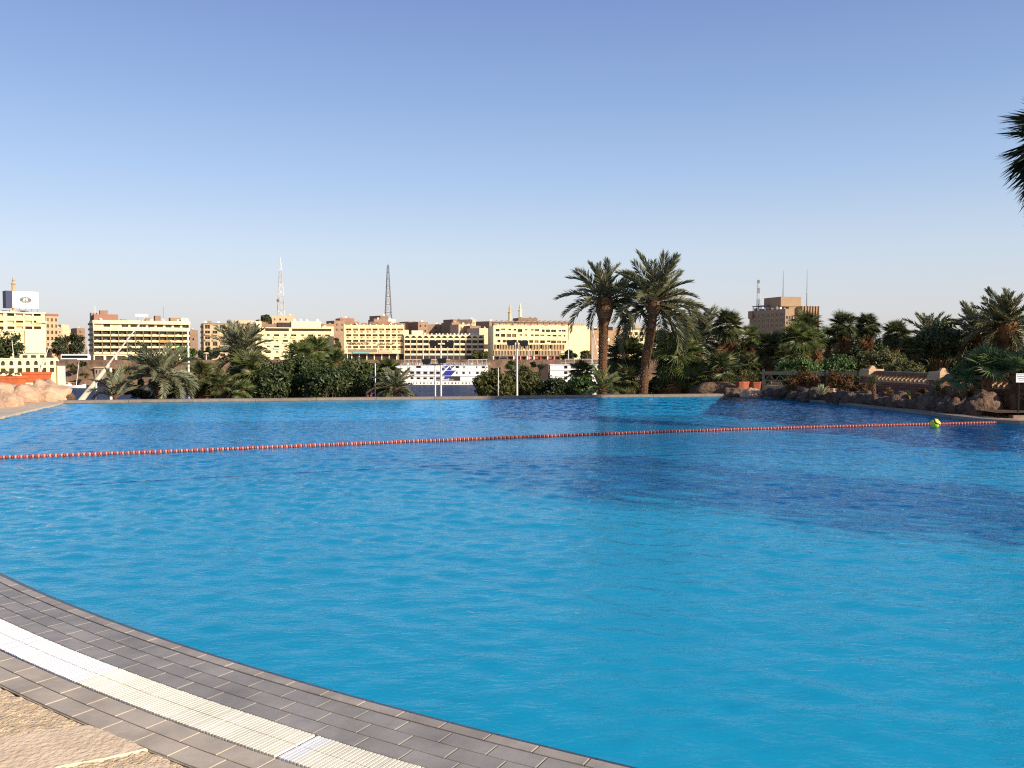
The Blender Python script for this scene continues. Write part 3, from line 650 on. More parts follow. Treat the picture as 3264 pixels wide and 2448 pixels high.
def spiky(label, x, y, rpx, Y, n, mat, trunk_h, seed=1, name='yucca', wid=.05, emin=5, group='spiky plants in the rock bed', ground=None):
    r = random.Random(seed); c = at(x, y, Y); rad = rpx * Y / F; g = c.z - trunk_h if ground is None else ground
    root = empty(name, (c.x, Y, g), 0, label, 'plant', group); top = Vector((0, 0, c.z - g)); mb = MB()
    if trunk_h > .1:
        mb.tube([Vector((0, 0, 0)), top * .5, top], [.075, .085, .07], 9); boots(mb, [Vector((0, 0, 0)), top * .5, top], [.075, .085, .07], .05, .05, 0, seed, 8); mb.build('trunk', 'bark_boot', root)
    lm = []
    for q in range(3):
        mm = MB(); d = (.05, .18, .35)[q]
        P = [Vector((0, rad * t, -d * rad * t * t)) for t in (0, .3, .65, 1)]; W = (.5, 1, .75, .04)
        mm.add([p_ + Vector((s_ * wid * w, 0, .25 * wid * w)) for p_, w in zip(P, W) for s_ in (-1, 1)] + [p_ for p_ in P], [(0, 8, 9, 2), (8, 1, 3, 9), (2, 9, 10, 4), (9, 3, 5, 10), (4, 10, 11, 6), (10, 5, 7, 11)]); lm.append(mm.mesh('blade', mat))
    for k in range(n):
        f = k / n; link('blade', lm[r.randrange(3)], root, top, (R(88 - (88 - emin) * f ** .8), 0, R(k * 137.5 + r.uniform(-15, 15))), r.uniform(.75, 1.05))
    return root

# tall pair of date palms beside the far rim
date_palm('taller date palm with bare leaning trunk beside the far pool rim', (2084, 962), (2040, 1290), 36.4, 2.3, 40, 'date_leaf', .175, 21, bulge=.5, skirt=2, emin=-40, mids=((2058, 1150), (2078, 1040)), group='tall date palms behind the pool', nl=64)
date_palm('shorter date palm with thick shaggy neck of old leaf bases', (1927, 955), (1915, 1290), 36.9, 1.9, 32, 'date_leaf', .18, 5, bulge=1.0, skirt=2, emin=-22, mids=((1922, 1110),), group='tall date palms behind the pool', nl=60)
date_palm('small pale feathery palm at the foot of the shaggy date palm', (1922, 1236), (1920, 1275), 35.2, .95, 22, 'date_light', .07, 8, emin=-15, group='young palms along the pool rim')
date_palm('young date palm with wide arching fronds beside the river view', (507, 1192), (517, 1275), 33.6, 1.6, 40, 'date_grey', .09, 14, emin=-15, emax=66, group='young palms along the pool rim', leafw=.05)
date_palm('tiny date palm offshoot left of the arching young date palm', (368, 1262), (368, 1280), 32.2, 1.25, 12, 'date_grey', .06, 3, emin=28, group='young palms along the pool rim')
date_palm('grey green bushy date palm in front of the tan apartment house', (772, 1128), (770, 1260), 42.0, 1.75, 60, 'date_grey', .18, 9, emin=-45, group='date palms in the garden', leafw=.06)
date_palm('low feathery palm beside the gap showing the white ship', (1262, 1236), (1262, 1280), 34.8, 1.0, 30, 'date_grey', .1, 4, emin=-30, group='young palms along the pool rim')
date_palm('feathery date palm rising behind the fan palms by the rocks', (2228, 1085), (2228, 1250), 44.5, 2.2, 46, 'date_grey', .18, 31, emin=-25, group='date palms in the garden')
date_palm('big date palm at the end of the garden wall', (3206, 1036), (3208, 1180), 37.5, 1.75, 56, 'date_leaf', .24, 17, bulge=.6, skirt=8, emin=-58, group='date palms in the garden', leafw=.055)
date_palm('date palm leaning against the big date palm at the wall', (3118, 1064), (3122, 1190), 40.0, 1.65, 48, 'date_leaf', .22, 19, skirt=8, emin=-50, group='date palms in the garden', leafw=.055)
date_palm('date palm peeking out behind the round dark tree', (2962, 1075), (2962, 1180), 47.0, 1.6, 34, 'date_leaf', .18, 23, emin=-20, group='date palms in the garden')

# fan palms
FP = [
 ('dark fan palm right of the arching young date palm', 640, 1205, 62, 36.0, dict(n=30, mat='fan_leaf', skirt=8)),
 ('fan palm with long leaves below the bushy grey date palm', 795, 1190, 78, 36.5, dict(n=34, mat='fan_leaf', skirt=8)),
 ('low yellowing fan palm at the hedge end', 775, 1246, 44, 34.0, dict(n=24, mat='fan_bright', skirt=6, emin=-40)),
 ('half dry fan palm between dark fan palm and hedge', 705, 1232, 48, 35.0, dict(n=24, mat='fan_leaf', skirt=12)),
 ('fan palm above the hedge in front of yellow flats', 955, 1142, 66, 42.5, dict(n=34, mat='fan_bright', skirt=6)),
 ('brown skirted fan palm standing tallest above the hedge', 1008, 1124, 66, 44.0, dict(n=34, mat='fan_bright', skirt=14)),
 ('fan palm with pale leaves at the right of the hedge', 1072, 1160, 56, 41.0, dict(n=30, mat='fan_bright', skirt=4)),
 ('drooping fan palm between the hedge and the white ship', 1238, 1186, 52, 37.5, dict(n=30, mat='fan_leaf', skirt=14)),
 ('dark fan palm left of the shaggy date palm trunk', 1853, 1190, 52, 38.5, dict(n=28, mat='fan_leaf')),
 ('large dark fan palm filling the gap between two tall trunks', 1995, 1145, 82, 39.5, dict(n=40, mat='fan_leaf', skirt=10)),
 ('low fan palm with long bare stalks between the tall trunks', 2000, 1215, 62, 38.0, dict(n=26, mat='fan_leaf', skirt=10, emin=-45)),
 ('huge round fan palm just right of the leaning date palm', 2165, 1140, 92, 37.6, dict(n=52, mat='fan_bright', skirt=16, trad=.17, emin=-60)),
 ('fan palm half hidden behind the huge round fan palm', 2110, 1105, 66, 42.0, dict(n=34, mat='fan_leaf')),
 ('second trunked fan palm under the huge round fan palm', 2118, 1200, 50, 38.4, dict(n=20, mat='fan_leaf', skirt=10)),
 ('tall fan palm with hanging brown skirt above the planters', 2322, 1042, 60, 42.5, dict(n=40, mat='fan_leaf', skirt=26)),
 ('smaller skirted fan palm next to the brown tower block', 2388, 1080, 46, 43.5, dict(n=28, mat='fan_bright', skirt=26)),
 ('short fan palm with brown skirt directly behind terracotta planters', 2388, 1165, 46, 39.5, dict(n=24, mat='fan_leaf', skirt=26)),
 ('broad low fan palm left of the terracotta planters', 2290, 1188, 78, 36.6, dict(n=44, mat='fan_leaf', skirt=8, emin=-50)),
 ('fan palm spilling over the rock mound by the rim', 2225, 1215, 55, 37.0, dict(n=30, mat='fan_bright', skirt=8, emin=-50)),
 ('dark fan palm in front of the brown tower base', 2452, 1110, 60, 41.5, dict(n=34, mat='fan_leaf', skirt=6)),
 ('bright crowned fan palm covering the tower corner', 2545, 1085, 66, 40.5, dict(n=40, mat='fan_bright', skirt=8)),
 ('tall fan palm covering the right wing of the tower', 2570, 1042, 58, 44.5, dict(n=38, mat='fan_leaf', skirt=8)),
 ('fan palm squeezed between the two tower front palms', 2505, 1140, 54, 39.5, dict(n=30, mat='fan_leaf', skirt=10)),
 ('fan palm with yellow tips right of the tower wing', 2600, 1085, 46, 43.0, dict(n=28, mat='fan_bright', skirt=12)),
 ('left one of the twin tall fan palms', 2690, 1040, 54, 44.5, dict(n=38, mat='fan_leaf', skirt=22)),
 ('right one of the twin tall fan palms', 2762, 1042, 52, 45.5, dict(n=38, mat='fan_leaf', skirt=22)),
 ('fan palm tucked in left behind the twin fan palms', 2640, 1078, 44, 47.0, dict(n=26, mat='fan_leaf', skirt=6)),
 ('fan palm between the twin fan palms and round tree', 2858, 1066, 56, 43.0, dict(n=36, mat='fan_leaf', skirt=10)),
 ('fan palm with loose leaves beneath the round tree', 2905, 1118, 52, 40.0, dict(n=30, mat='fan_leaf', skirt=8)),
]
for i, (lb, x, y, rp, Y, kw) in enumerate(FP): fan_palm(lb, x, y, rp * 1.1, Y, seed=40 + i, **{**kw, 'n': int(kw['n'] * 1.2)})
fan_palm('large leaved young fan palm in front of wall pillar', 3072, 1222, 80, 24.5, 15, 'fan_blue', 5, 71, .1, 18, pf=.42, group='young fan palms in the rock bed', ground=.22, tip=.08)
fan_palm('tallest young fan palm between wall pillar and sign', 3146, 1180, 100, 24.2, 19, 'fan_blue', 5, 72, .1, 15, pf=.42, group='young fan palms in the rock bed', ground=.22, tip=.08)
fan_palm('young fan palm on green stalks beside the white sign', 3230, 1185, 92, 23.8, 17, 'fan_blue', 5, 73, .1, 22, pf=.45, group='young fan palms in the rock bed', ground=.22, tip=.08)
fan_palm('very tall dark fan palm over the right pool corner', 3434, 474, 248, 23.0, 120, 'dark_leaf', 20, 74, .2, -70, ground=.2, group='fan palms in the garden')

# leafy shrubs and trees
SH = [
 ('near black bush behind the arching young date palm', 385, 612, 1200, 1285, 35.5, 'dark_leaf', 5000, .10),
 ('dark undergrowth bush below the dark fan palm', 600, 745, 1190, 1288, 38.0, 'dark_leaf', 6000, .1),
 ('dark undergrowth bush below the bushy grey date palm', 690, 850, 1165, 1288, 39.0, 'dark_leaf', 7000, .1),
 ('dense dark green hedge shrub at the left hedge end', 805, 930, 1175, 1285, 36.0, 'hedge_leaf', 7000, .085),
 ('tall dark hedge shrub below the brown skirted fan palm', 850, 1050, 1134, 1285, 37.5, 'hedge_leaf', 10000, .09),
 ('dark hedge shrub with grey twigs in the hedge middle', 965, 1110, 1165, 1285, 36.0, 'hedge_leaf', 8000, .085),
 ('broad dark hedge shrub next to the white garden pole', 1050, 1215, 1142, 1285, 37.0, 'hedge_leaf', 9000, .09),
 ('hedge shrub at the right hedge end by drooping fan palm', 1150, 1262, 1180, 1285, 36.2, 'hedge_leaf', 6000, .085),
 ('round olive leaved shrub right of the white ship', 1508, 1640, 1178, 1285, 37.0, 'olive_leaf', 8000, .085),
 ('olive leaved shrub crossed by the tall floodlight pole', 1600, 1722, 1165, 1285, 37.8, 'olive_leaf', 8000, .085),
 ('low dark green shrub below the small white ship', 1700, 1835, 1205, 1285, 36.2, 'hedge_leaf', 7000, .08),
 ('leafy shrub left of the shaggy date palm base', 1805, 1905, 1195, 1285, 37.0, 'green_leaf', 5000, .08),
 ('dark undergrowth shrub between the two tall palm trunks', 1935, 2060, 1205, 1290, 40.5, 'dark_leaf', 5000, .1),
 ('dark undergrowth shrub below the huge round fan palm', 2050, 2240, 1190, 1290, 40.0, 'dark_leaf', 6000, .1),
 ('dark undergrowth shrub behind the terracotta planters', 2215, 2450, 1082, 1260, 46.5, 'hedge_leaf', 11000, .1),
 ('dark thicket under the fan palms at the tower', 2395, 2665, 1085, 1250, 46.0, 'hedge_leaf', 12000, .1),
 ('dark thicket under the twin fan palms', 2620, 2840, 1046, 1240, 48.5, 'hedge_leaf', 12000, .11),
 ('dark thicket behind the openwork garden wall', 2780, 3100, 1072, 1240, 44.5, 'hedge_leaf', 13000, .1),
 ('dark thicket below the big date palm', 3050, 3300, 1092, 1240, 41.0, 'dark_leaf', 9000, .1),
 ('yellow olive feathery bush above the first wall pillar', 2690, 2900, 1112, 1215, 36.5, 'olive_leaf', 11000, .06),
 ('green feathery bush left of the first wall pillar', 2590, 2740, 1130, 1225, 36.0, 'green_leaf', 8000, .06),
 ('green feathery bush behind the lattice metal fence', 2470, 2620, 1135, 1235, 35.5, 'green_leaf', 8000, .06),
 ('dry yellow bush hanging over the openwork wall', 2820, 2950, 1150, 1235, 33.5, 'olive_leaf', 6000, .055),
 ('brown twiggy shrub against the lattice metal fence', 2485, 2625, 1178, 1262, 32.0, 'brown_leaf', 4200, .05),
 ('brown twiggy shrub beside the variegated agave', 2610, 2745, 1178, 1268, 31.0, 'brown_leaf', 4200, .05),
 ('reddish dry shrub left of the first wall pillar base', 2700, 2765, 1215, 1275, 29.4, 'brown_leaf', 1800, .05),
 ('bare tan twig bush below the openwork wall', 2815, 2852, 1230, 1275, 27.6, 'brown_leaf', 260, .05),
 ('fresh green little bush below the openwork wall', 2862, 2902, 1242, 1282, 26.8, 'green_leaf', 900, .05),
 ('rust brown little bush left of the trunked yucca', 2920, 2962, 1235, 1285, 26.2, 'brown_leaf', 900, .05),
 ('low reddish plants under the large leaved fan palm', 3030, 3130, 1245, 1300, 25.0, 'brown_leaf', 2200, .05),
 ('dry yellow plants around the sign side fan palm foot', 3190, 3262, 1255, 1305, 24.2, 'brown_leaf', 1800, .06),
]
for i, (lb, x0, x1, y0, y1, Y, mt, n, sz) in enumerate(SH):
    shrub(lb, x0, x1, y0, y1, Y, mt, n, sz, seed=200 + i, nclump=max(12, n // 110))
shrub('round dark broadleaf tree above the second wall pillar', 2918, 3078, 1030, 1145, 40.0, 'hedge_leaf', 12000, .09, 301, 'tree', 'broadleaf_tree', 90, group='broadleaf trees')
tf = empty('bougainvillea', at(1178, 1266, 35.0), 0, 'small pink flowering bush at the foot of the hedge', 'shrub')
r_ = random.Random(5); vs_, fs_, cl_ = leaf_cloud(r_, 150, Vector((0, 0, .15)), (.18, .2, .13), .035, 8); link('flowers', tri_mesh('flowers', vs_, fs_, ['pink_flower']), tf)
mb = MB()
for c, _ in cl_[:8]: mb.tube([Vector((0, 0, -.7)), c * .6, c], [.014, .01, .004], 5)
mb.build('stems', 'twig', tf)
spiky('dark yucca in front of the first wall pillar', 2782, 1222, 34, 28.6, 60, 'fan_leaf', .5, 81, wid=.022)
spiky('yucca on a short yellow trunk below the openwork wall', 2988, 1246, 42, 25.4, 56, 'fan_blue', .42, 82, wid=.02)
spiky('variegated pale agave standing behind the rocks', 2620, 1258, 40, 29.8, 20, 'agave', .05, 83, 'agave', .05, 38)
# ------------------------------------------------------------------ rocks, planters, walls, fence, sign
def rock_mesh(seed, sub=4, amp=.28):
    bm = bmesh.new(); bmesh.ops.create_icosphere(bm, subdivisions=sub, radius=1)
    o_ = Vector((seed * 3.7, seed * 1.3, 0))
    for v in bm.verts:
        d = noise.fractal(v.co * .9 + o_, 1.0, 2.0, 4); c_ = noise.voronoi(v.co * 1.5 + o_)[0]; v.co *= 1 + amp * d + .34 * (c_[1] - c_[0]) - .12
        if v.co.z < -.35: v.co.z = -.35 - (v.co.z + .35) * .1
    me = bpy.data.meshes.new('boulder'); bm.to_mesh(me); bm.free()
    me.polygons.foreach_set('use_smooth', [True] * len(me.polygons)); return me
RM = [rock_mesh(i) for i in range(8)]
def rmesh(i, mat):
    k = (i % 8, mat)
    if k not in _rk:
        me = RM[i % 8].copy(); me.materials.append(M[mat]); _rk[k] = me
    return _rk[k]
_rk = {}
rng = random.Random(12)
rb = empty('rock_border', (G(2760, 1298).x, G(2760, 1298).y, 0), 0, 'line of brown artificial boulders edging the right side of pool', 'rock border')
ro = Vector(rb.location)
RBP = [(2440, 1266, .30), (2480, 1268, .34), (2520, 1271, .30), (2560, 1274, .38), (2600, 1277, .36), (2636, 1280, .34), (2668, 1283, .30), (2700, 1286, .38), (2740, 1289, .40), (2775, 1293, .36), (2810, 1297, .40), (2845, 1300, .38),
       (2880, 1303, .38), (2915, 1307, .36), (2948, 1310, .36), (2980, 1313, .36), (3012, 1317, .36), (3042, 1320, .34), (3068, 1323, .32), (3092, 1325, .30)]
for i, (x, y, s) in enumerate(RBP):
    s *= rng.uniform(.78, 1.22); p_ = G(x, y, .06); o_ = Vector((s * .75, s * .55, 0))
    link('boulder', rmesh(i * 3, 'rock'), rb, p_ + o_ + Vector((0, 0, .09)) - ro, (rng.uniform(-.2, .2), rng.uniform(-.2, .2), rng.uniform(0, 6.28)), (s * rng.uniform(.95, 1.2), s * rng.uniform(.95, 1.2), s * rng.uniform(.7, 1.1)))
def boulder(label, x, y, Y, sx, sy, sz, mat, i, rz=0, group='big boulders beside the pool'):
    p_ = at(x, y, Y); tag(link('boulder', rmesh(i, mat), None, (p_.x, p_.y, p_.z), (rng.uniform(-.15, .15), rng.uniform(-.15, .15), rz), (sx, sy, sz)), label, 'boulder', group)
boulder('large smooth boulder ending the rock border by the sign', 3140, 1318, 24.0, .62, .55, .62, 'rock', 1, .4)
boulder('brown rock mound where the far rim meets the right side', 2275, 1258, 36.2, 1.15, .8, .62, 'rock', 2, .2)
boulder('dark flat rock in front of the terracotta planters', 2350, 1262, 34.8, .85, .6, .42, 'rock', 4, 1.0)
boulder('small pale rock below the terracotta planters', 2395, 1262, 33.6, .42, .4, .34, 'rock_pink', 5, .3)
boulder('pinkish boulder with flat top at the far left pool corner', 150, 1264, 30.4, .74, .75, .56, 'rock_pink', 3, .5)
boulder('wide pinkish boulder behind the left pool side', 70, 1272, 29.6, .72, .7, .52, 'rock_pink', 6, 2.0)
boulder('pinkish boulder nearest along the left pool side', 8, 1290, 27.6, .62, .7, .48, 'rock_pink', 7, 1.0)
boulder('grey stained boulder touching the left pool coping', 205, 1270, 30.6, .36, .4, .42, 'rock', 0, .4)
boulder('sandy boulder beyond the left end of the coping', -45, 1270, 28.0, .7, .7, .6, 'rock_pink', 2, 1.4)

def planter(label, x0, x1, y0, y1, Y, plant=None, hexa=False, rz=0, seed=1, ledge=True):
    a, b = at(x0, y1, Y), at(x1, y0, Y); w = b.x - a.x; h = b.z - a.z; c = (a.x + b.x) / 2
    root = empty('planter', (c, Y, a.z), rz, label, 'planter'); mb = MB(); d = w * (.5 if not hexa else .75)
    if hexa: pl = [(-.5, -.28), (-.22, -.5), (.22, -.5), (.5, -.28), (.5, .3), (-.5, .3)]
    else: pl = [(-.5, -.5), (.5, -.5), (.5, .5), (-.5, .5)]
    def ring(s, z): return [(px * w * s, py * d * s, z) for px, py in pl]
    n = len(pl); levels = [(.86, 0), (.95, h * .78), (1.0, h * .79), (1.0, h), (.90, h), (.88, h * .84)]
    vs = [v for s, z in levels for v in ring(s, z)]
    fs = [(i * n + k, i * n + (k + 1) % n, (i + 1) * n + (k + 1) % n, (i + 1) * n + k) for i in range(len(levels) - 1) for k in range(n)] + [tuple(range(n))[::-1]]
    mb.add(vs, fs); mb.build('pot', 'terracotta_shaded' if hexa else 'terracotta', root)
    MB().add(ring(.89, h * .86), [tuple(range(n))]).build('soil', 'soil', root)
    if plant:
        mt, cnt, ph = plant; r = random.Random(seed); v, f, cl = leaf_cloud(r, cnt, Vector((0, 0, h + ph * .45)), (w * .46, d * .42, ph * .6), .035, 24); 
        pr = empty('potted_plant', (c, Y, a.z + h * .85), rz, ('low bushy plant growing in the %s' % label)[:100], 'plant', 'plants in terracotta planters')
        link('leaves', tri_mesh('leaves', [x - Vector((0, 0, h * .85)) for x in v], f, [mt]), pr)
        q = MB()
        for cc, _ in cl[:12]: q.tube([Vector((cc.x * .3, cc.y * .3, 0)), cc - Vector((0, 0, h * .85))], [.008, .003], 4)
        q.build('stems', 'twig', pr)
planter('wide terracotta trough on the left ledge', -30, 74, 1199, 1233, 31.2, ('brown_leaf', 500, .18), seed=2)
planter('taller terracotta trough by the river on left ledge', 78, 156, 1186, 1219, 31.8, None)
planter('left terracotta planter of the pair on rocks', 2344, 2388, 1216, 1245, 35.0, ('olive_leaf', 900, .45), True, .5, 3)
planter('right terracotta planter of the pair on rocks', 2386, 2432, 1217, 1240, 35.4, ('olive_leaf', 900, .45), True, -.1, 4)
mb = MB(); a, b = at(-120, 1300, 32), at(165, 1221, 32)
lw = empty('ledge_wall', (a.x, 30.9, -.3), 0, 'low rough stone ledge under the left terracotta troughs', 'low wall')
W_ = b.x - a.x; r2 = random.Random(3)
for rw in range(3):
    u = 0
    while u < W_:
        l = r2.uniform(.35, .6); l = min(l, W_ - u); h0 = rw * .27
        MB().box(u + .008, u + l - .008, r2.uniform(-.02, .02), 1.1, h0 + .008, h0 + .262).build('stone', 'rock_pink', lw); u += l
MB().box(0.02, W_ - .02, .04, 1.05, 0, .81 - .01).build('core', 'dark_gap', lw)
top_l = at(100, 1219, 31.6).z

# openwork garden wall with two pillars
def wall_frame(p0, p1): d = p1 - p0; return math.atan2(d.y, d.x), d.length
P1 = at(2779, 1200, 31.0).to_2d(); P2 = at(3004, 1200, 27.2).to_2d(); dW = (P2 - P1).normalized(); P3 = P2 + dW * 4.4
gw = empty('garden_wall', (P1.x, P1.y, .1), math.atan2(dW.y, dW.x), 'brown garden wall with pierced triangle band and two capped pillars', 'garden wall')
LW = (P3 - P1).length; T = .2; rw_ = random.Random(8)
zb = .62                                    # top of the solid brickwork above the local base
MB().box(.02, LW, -T * .38, T * .38, 0, zb - .01).build('core', 'dark_gap', gw)
cw = zb / 7; bl = .26
bmesh_ = MB().box(-bl / 2 + .006, bl / 2 - .006, -T / 2, T / 2, .006, cw - .005).mesh('brick', 'brick_brown')
for k in range(7):
    u = bl / 2 + (.13 if k % 2 else 0)
    while u < LW - .1:
        link('brick', bmesh_, gw, (u, rw_.uniform(-.006, .006), k * cw)); u += bl
tri = MB(); tri.prism([(-.085, 0), (.085, 0), (0, .13)], -T / 2, T / 2); tri_m = tri.mesh('pierced_block', 'stone_tan')
tri2 = MB(); tri2.prism([(-.05, .07), (.0, .0), (.05, .13), (.01, .19)], -T / 2, T / 2); tri_m2 = tri2.mesh('pierced_block', 'stone_tan')
u = .42
while u < LW - .2:
    if not (abs(u - (P2 - P1).length) < .42):
        link('pierced_block', tri_m, gw, (u, 0, zb)); link('pierced_block', tri_m2, gw, (u + .11, 0, zb + .06))
    u += .225
MB().box(.3, LW, -T * .62, T * .62, zb + .255, zb + .32).build('coping', 'brick_brown', gw)
MB().box(.3, LW, -T * .45, T * .45, zb - .008, zb + .0).build('ledge', 'brick_brown', gw)
MB().box(.32, LW, -.05, .06, zb + .325, zb + .37).build('rail', 'rim', gw)
for u in (0.0, (P2 - P1).length):
    q = MB(); q.box(u - .27, u + .27, -.27, .27, 0, .78); pc = q.build('pillar', 'brick_brown', gw)
    MB().box(u - .31, u + .31, -.31, .31, .78, .94).build('cap_slab', 'stone_tan', pc); MB().box(u - .285, u + .285, -.285, .285, .945, 1.04).build('cap_slab', 'stone_tan', pc)
    q = MB(); q.add([(u - .12, -.16, 1.04), (u - .02, -.16, 1.04), (u - .02, .16, 1.04), (u - .12, .16, 1.04), (u + .02, -.16, 1.22), (u + .1, -.16, 1.22), (u + .1, .16, 1.22), (u + .02, .16, 1.22)][:0], [])
    q.prism([(-.13, 1.042), (.13, 1.042), (.04, 1.16), (-.04, 1.16)], -.06, .06); q.v = [(u + y_, x_, z_) for x_, y_, z_ in q.v]; q.build('finial', 'stone_tan', pc)
# lattice metal fence
f0, f1 = at(2433, 1200, 35.2), at(2742, 1200, 33.6)
mf = empty('metal_fence', (f0.x, f0.y, .2), math.atan2(f1.y - f0.y, f1.x - f0.x), 'green grey metal lattice fence behind the brown shrubs', 'fence')
LF = (f1.to_2d() - f0.to_2d()).length
ph = at(2433, 1181, 35.2).z - .2
npost = 4
for k in range(npost):
    u = LF * k / (npost - 1); MB().box(u - .04, u + .04, -.04, .04, -.1, ph + .05).build('post', 'fence_green', mf)
MB().box(.05, LF - .05, -.025, .025, ph - .16, ph - .03).build('top_rail', 'fence_green', mf)
MB().box(.05, LF - .05, -.018, .018, ph * .47, ph * .47 + .035).build('middle_rail', 'fence_green', mf)
u = .05; st = .4
while u < LF - st:
    for s_ in (0, 1):
        for z0, z1 in ((.05, ph * .47), (ph * .48, ph - .16)):
            a_, b_ = (u, u + st / 2) if s_ == 0 else (u + st, u + st / 2)
            MB().tube([(a_, 0, z0), (b_, 0, z1)], .012, 5).build('lattice_bar', 'fence_green', mf)
    u += st
k0, k1 = at(2445, 1255, 33.6), at(2665, 1255, 30.6)
q = MB(); dK = (k1.to_2d() - k0.to_2d()); LK = dK.length
kr = empty('kerb_wall', (k0.x, k0.y, .1), math.atan2(dK.y, dK.x), 'low tan kerb wall behind the rocks under the fence', 'low wall')
u = 0
while u < LK - .1:
    l = min(.62, LK - u); MB().box(u + .006, u + l - .006, -.12, .12, 0, .37).build('stone', 'stone_tan', kr); u += l
# notice on a post
sp = G(3245, 1334, .06); sg = empty('notice_sign', (sp.x, sp.y, .06), R(-8), 'white printed notice on a black post in a concrete foot', 'sign')
MB().box(-.17, .2, -.15, .15, 0, .09).build('foot', 'rim', sg)
q = MB(); q.tube([(0, 0, .085), (0, 0, .5)], .022, 8); q.tube([(0, 0, .5), (0, 0, .99)], .017, 8); q.build('post', 'post_black', sg)
pn = MB().box(-.075, .2, -.018, -.006, .93, 1.16).build('panel', 'sign_white', sg)
for k, (w0, w1) in enumerate(((.0, .9), (.05, .85), (.1, .8), (.2, .7))):
    z = 1.125 - k * .045; q = MB(); r3 = random.Random(k); u = -.06 + .25 * w0
    while u < -.06 + .25 * w1:
        l = r3.uniform(.008, .022); q.box(u, u + l, -.0205, -.0185, z - .007, z + .007); u += l + .005
    q.build('text_line', 'sign_ink', pn)
# paved corner right of the big boulder
mb = MB(); q = [G(3150, 1326, .075), G(3168, 1300, .075), G(3300, 1296, .075), G(3420, 1345, .075), G(3285, 1346, .075)]
r_edge = [(12.55, 22.3), (12.45, 24.4), (13.2, 24.4), (20, 24.4), (26, 19), (21.2, 17.2), (17, 20.6), (14, 21.9)]
tag(MB().slab(r_edge[::-1], -.2, .066).build('corner_paving', 'deck'), 'sunlit tan paving at the right pool corner', kind='structure')
# poles behind the far rim
def pole(label, x, ytop, Y, rad, heads=(), mat='white_paint', bar=None, name='floodlight_pole', group='poles behind the pool'):
    t = at(x, ytop, Y); g = terrain(t.x, Y) - .1; root = empty(name, (t.x, Y, g), 0, label, 'pole', group); h = t.z - g
    q = MB(); q.lathe([(rad * 1.9, 0), (rad * 1.9, .25), (rad * 1.25, .3), (rad, h * .6), (rad * .8, h)], 10); q.build('mast', mat, root)
    if bar: 
        b0, b1 = at(bar[0], ytop, Y).x - t.x, at(bar[1], ytop, Y).x - t.x; MB().tube([(b0, 0, h - .02), (b1, 0, h - .02)], rad * .55, 6).build('cross_bar', 'lamp_black', root)
    for hx, hy in heads:
        c = at(hx, hy, Y); q = MB(); q.prism([(-.2, .06), (.2, .1), (.17, -.12), (-.12, -.16)], -.13, .13); o = q.build('floodlight', 'lamp_black', root); o.location = (c.x - t.x, -.02, c.z - g)
    return root
pole('tall white pole with two black floodlights before arched hotel', 1405, 1098, 37.5, .04, ((1382, 1093), (1432, 1095)), bar=(1376, 1438))
pole('shorter white pole with two black floodlights before the ship', 1387, 1160, 37.0, .035, ((1359, 1150), (1408, 1148)), bar=(1356, 1412))
pole('white pole with two black floodlights between olive shrubs', 1648, 1086, 36.2, .042, ((1628, 1090), (1669, 1093)), bar=(1618, 1682))
pole('thin bare pole at the round olive shrub', 1588, 1172, 36.0, .022, name='garden_pole')
pole('thin white pole inside the dark hedge', 1196, 1158, 35.6, .026, name='garden_pole', bar=(1180, 1212))
pole('short white post beside the slanting boat spar', 306, 1212, 32.6, .045, name='garden_pole')
# ------------------------------------------------------------------ far bank
shore = [(-1500, 300), (-330, 395), (-215, 425), (-100, 440), (60, 446), (260, 450), (1500, 450)]
mb = MB(); n = len(shore)
mb.add([(x, y, NZ - 2) for x, y in shore] + [(x, y + 5, BZ + .9) for x, y in shore] + [(x, y + 6, BZ + .9) for x, y in shore] + [(x, y + 6, BZ) for x, y in shore],
       [(k * n + i, k * n + i + 1, (k + 1) * n + i + 1, (k + 1) * n + i) for k in range(3) for i in range(n - 1)])
tag(mb.build('embankment', 'quay'), 'rough brown stone embankment wall along the far river bank', kind='structure')
tag(MB().add([(x, y + 5.9, BZ) for x, y in shore] + [(9000, 9000, BZ), (-9000, 9000, BZ)], [tuple(range(n + 2))]).build('street', 'street'), kind='structure')

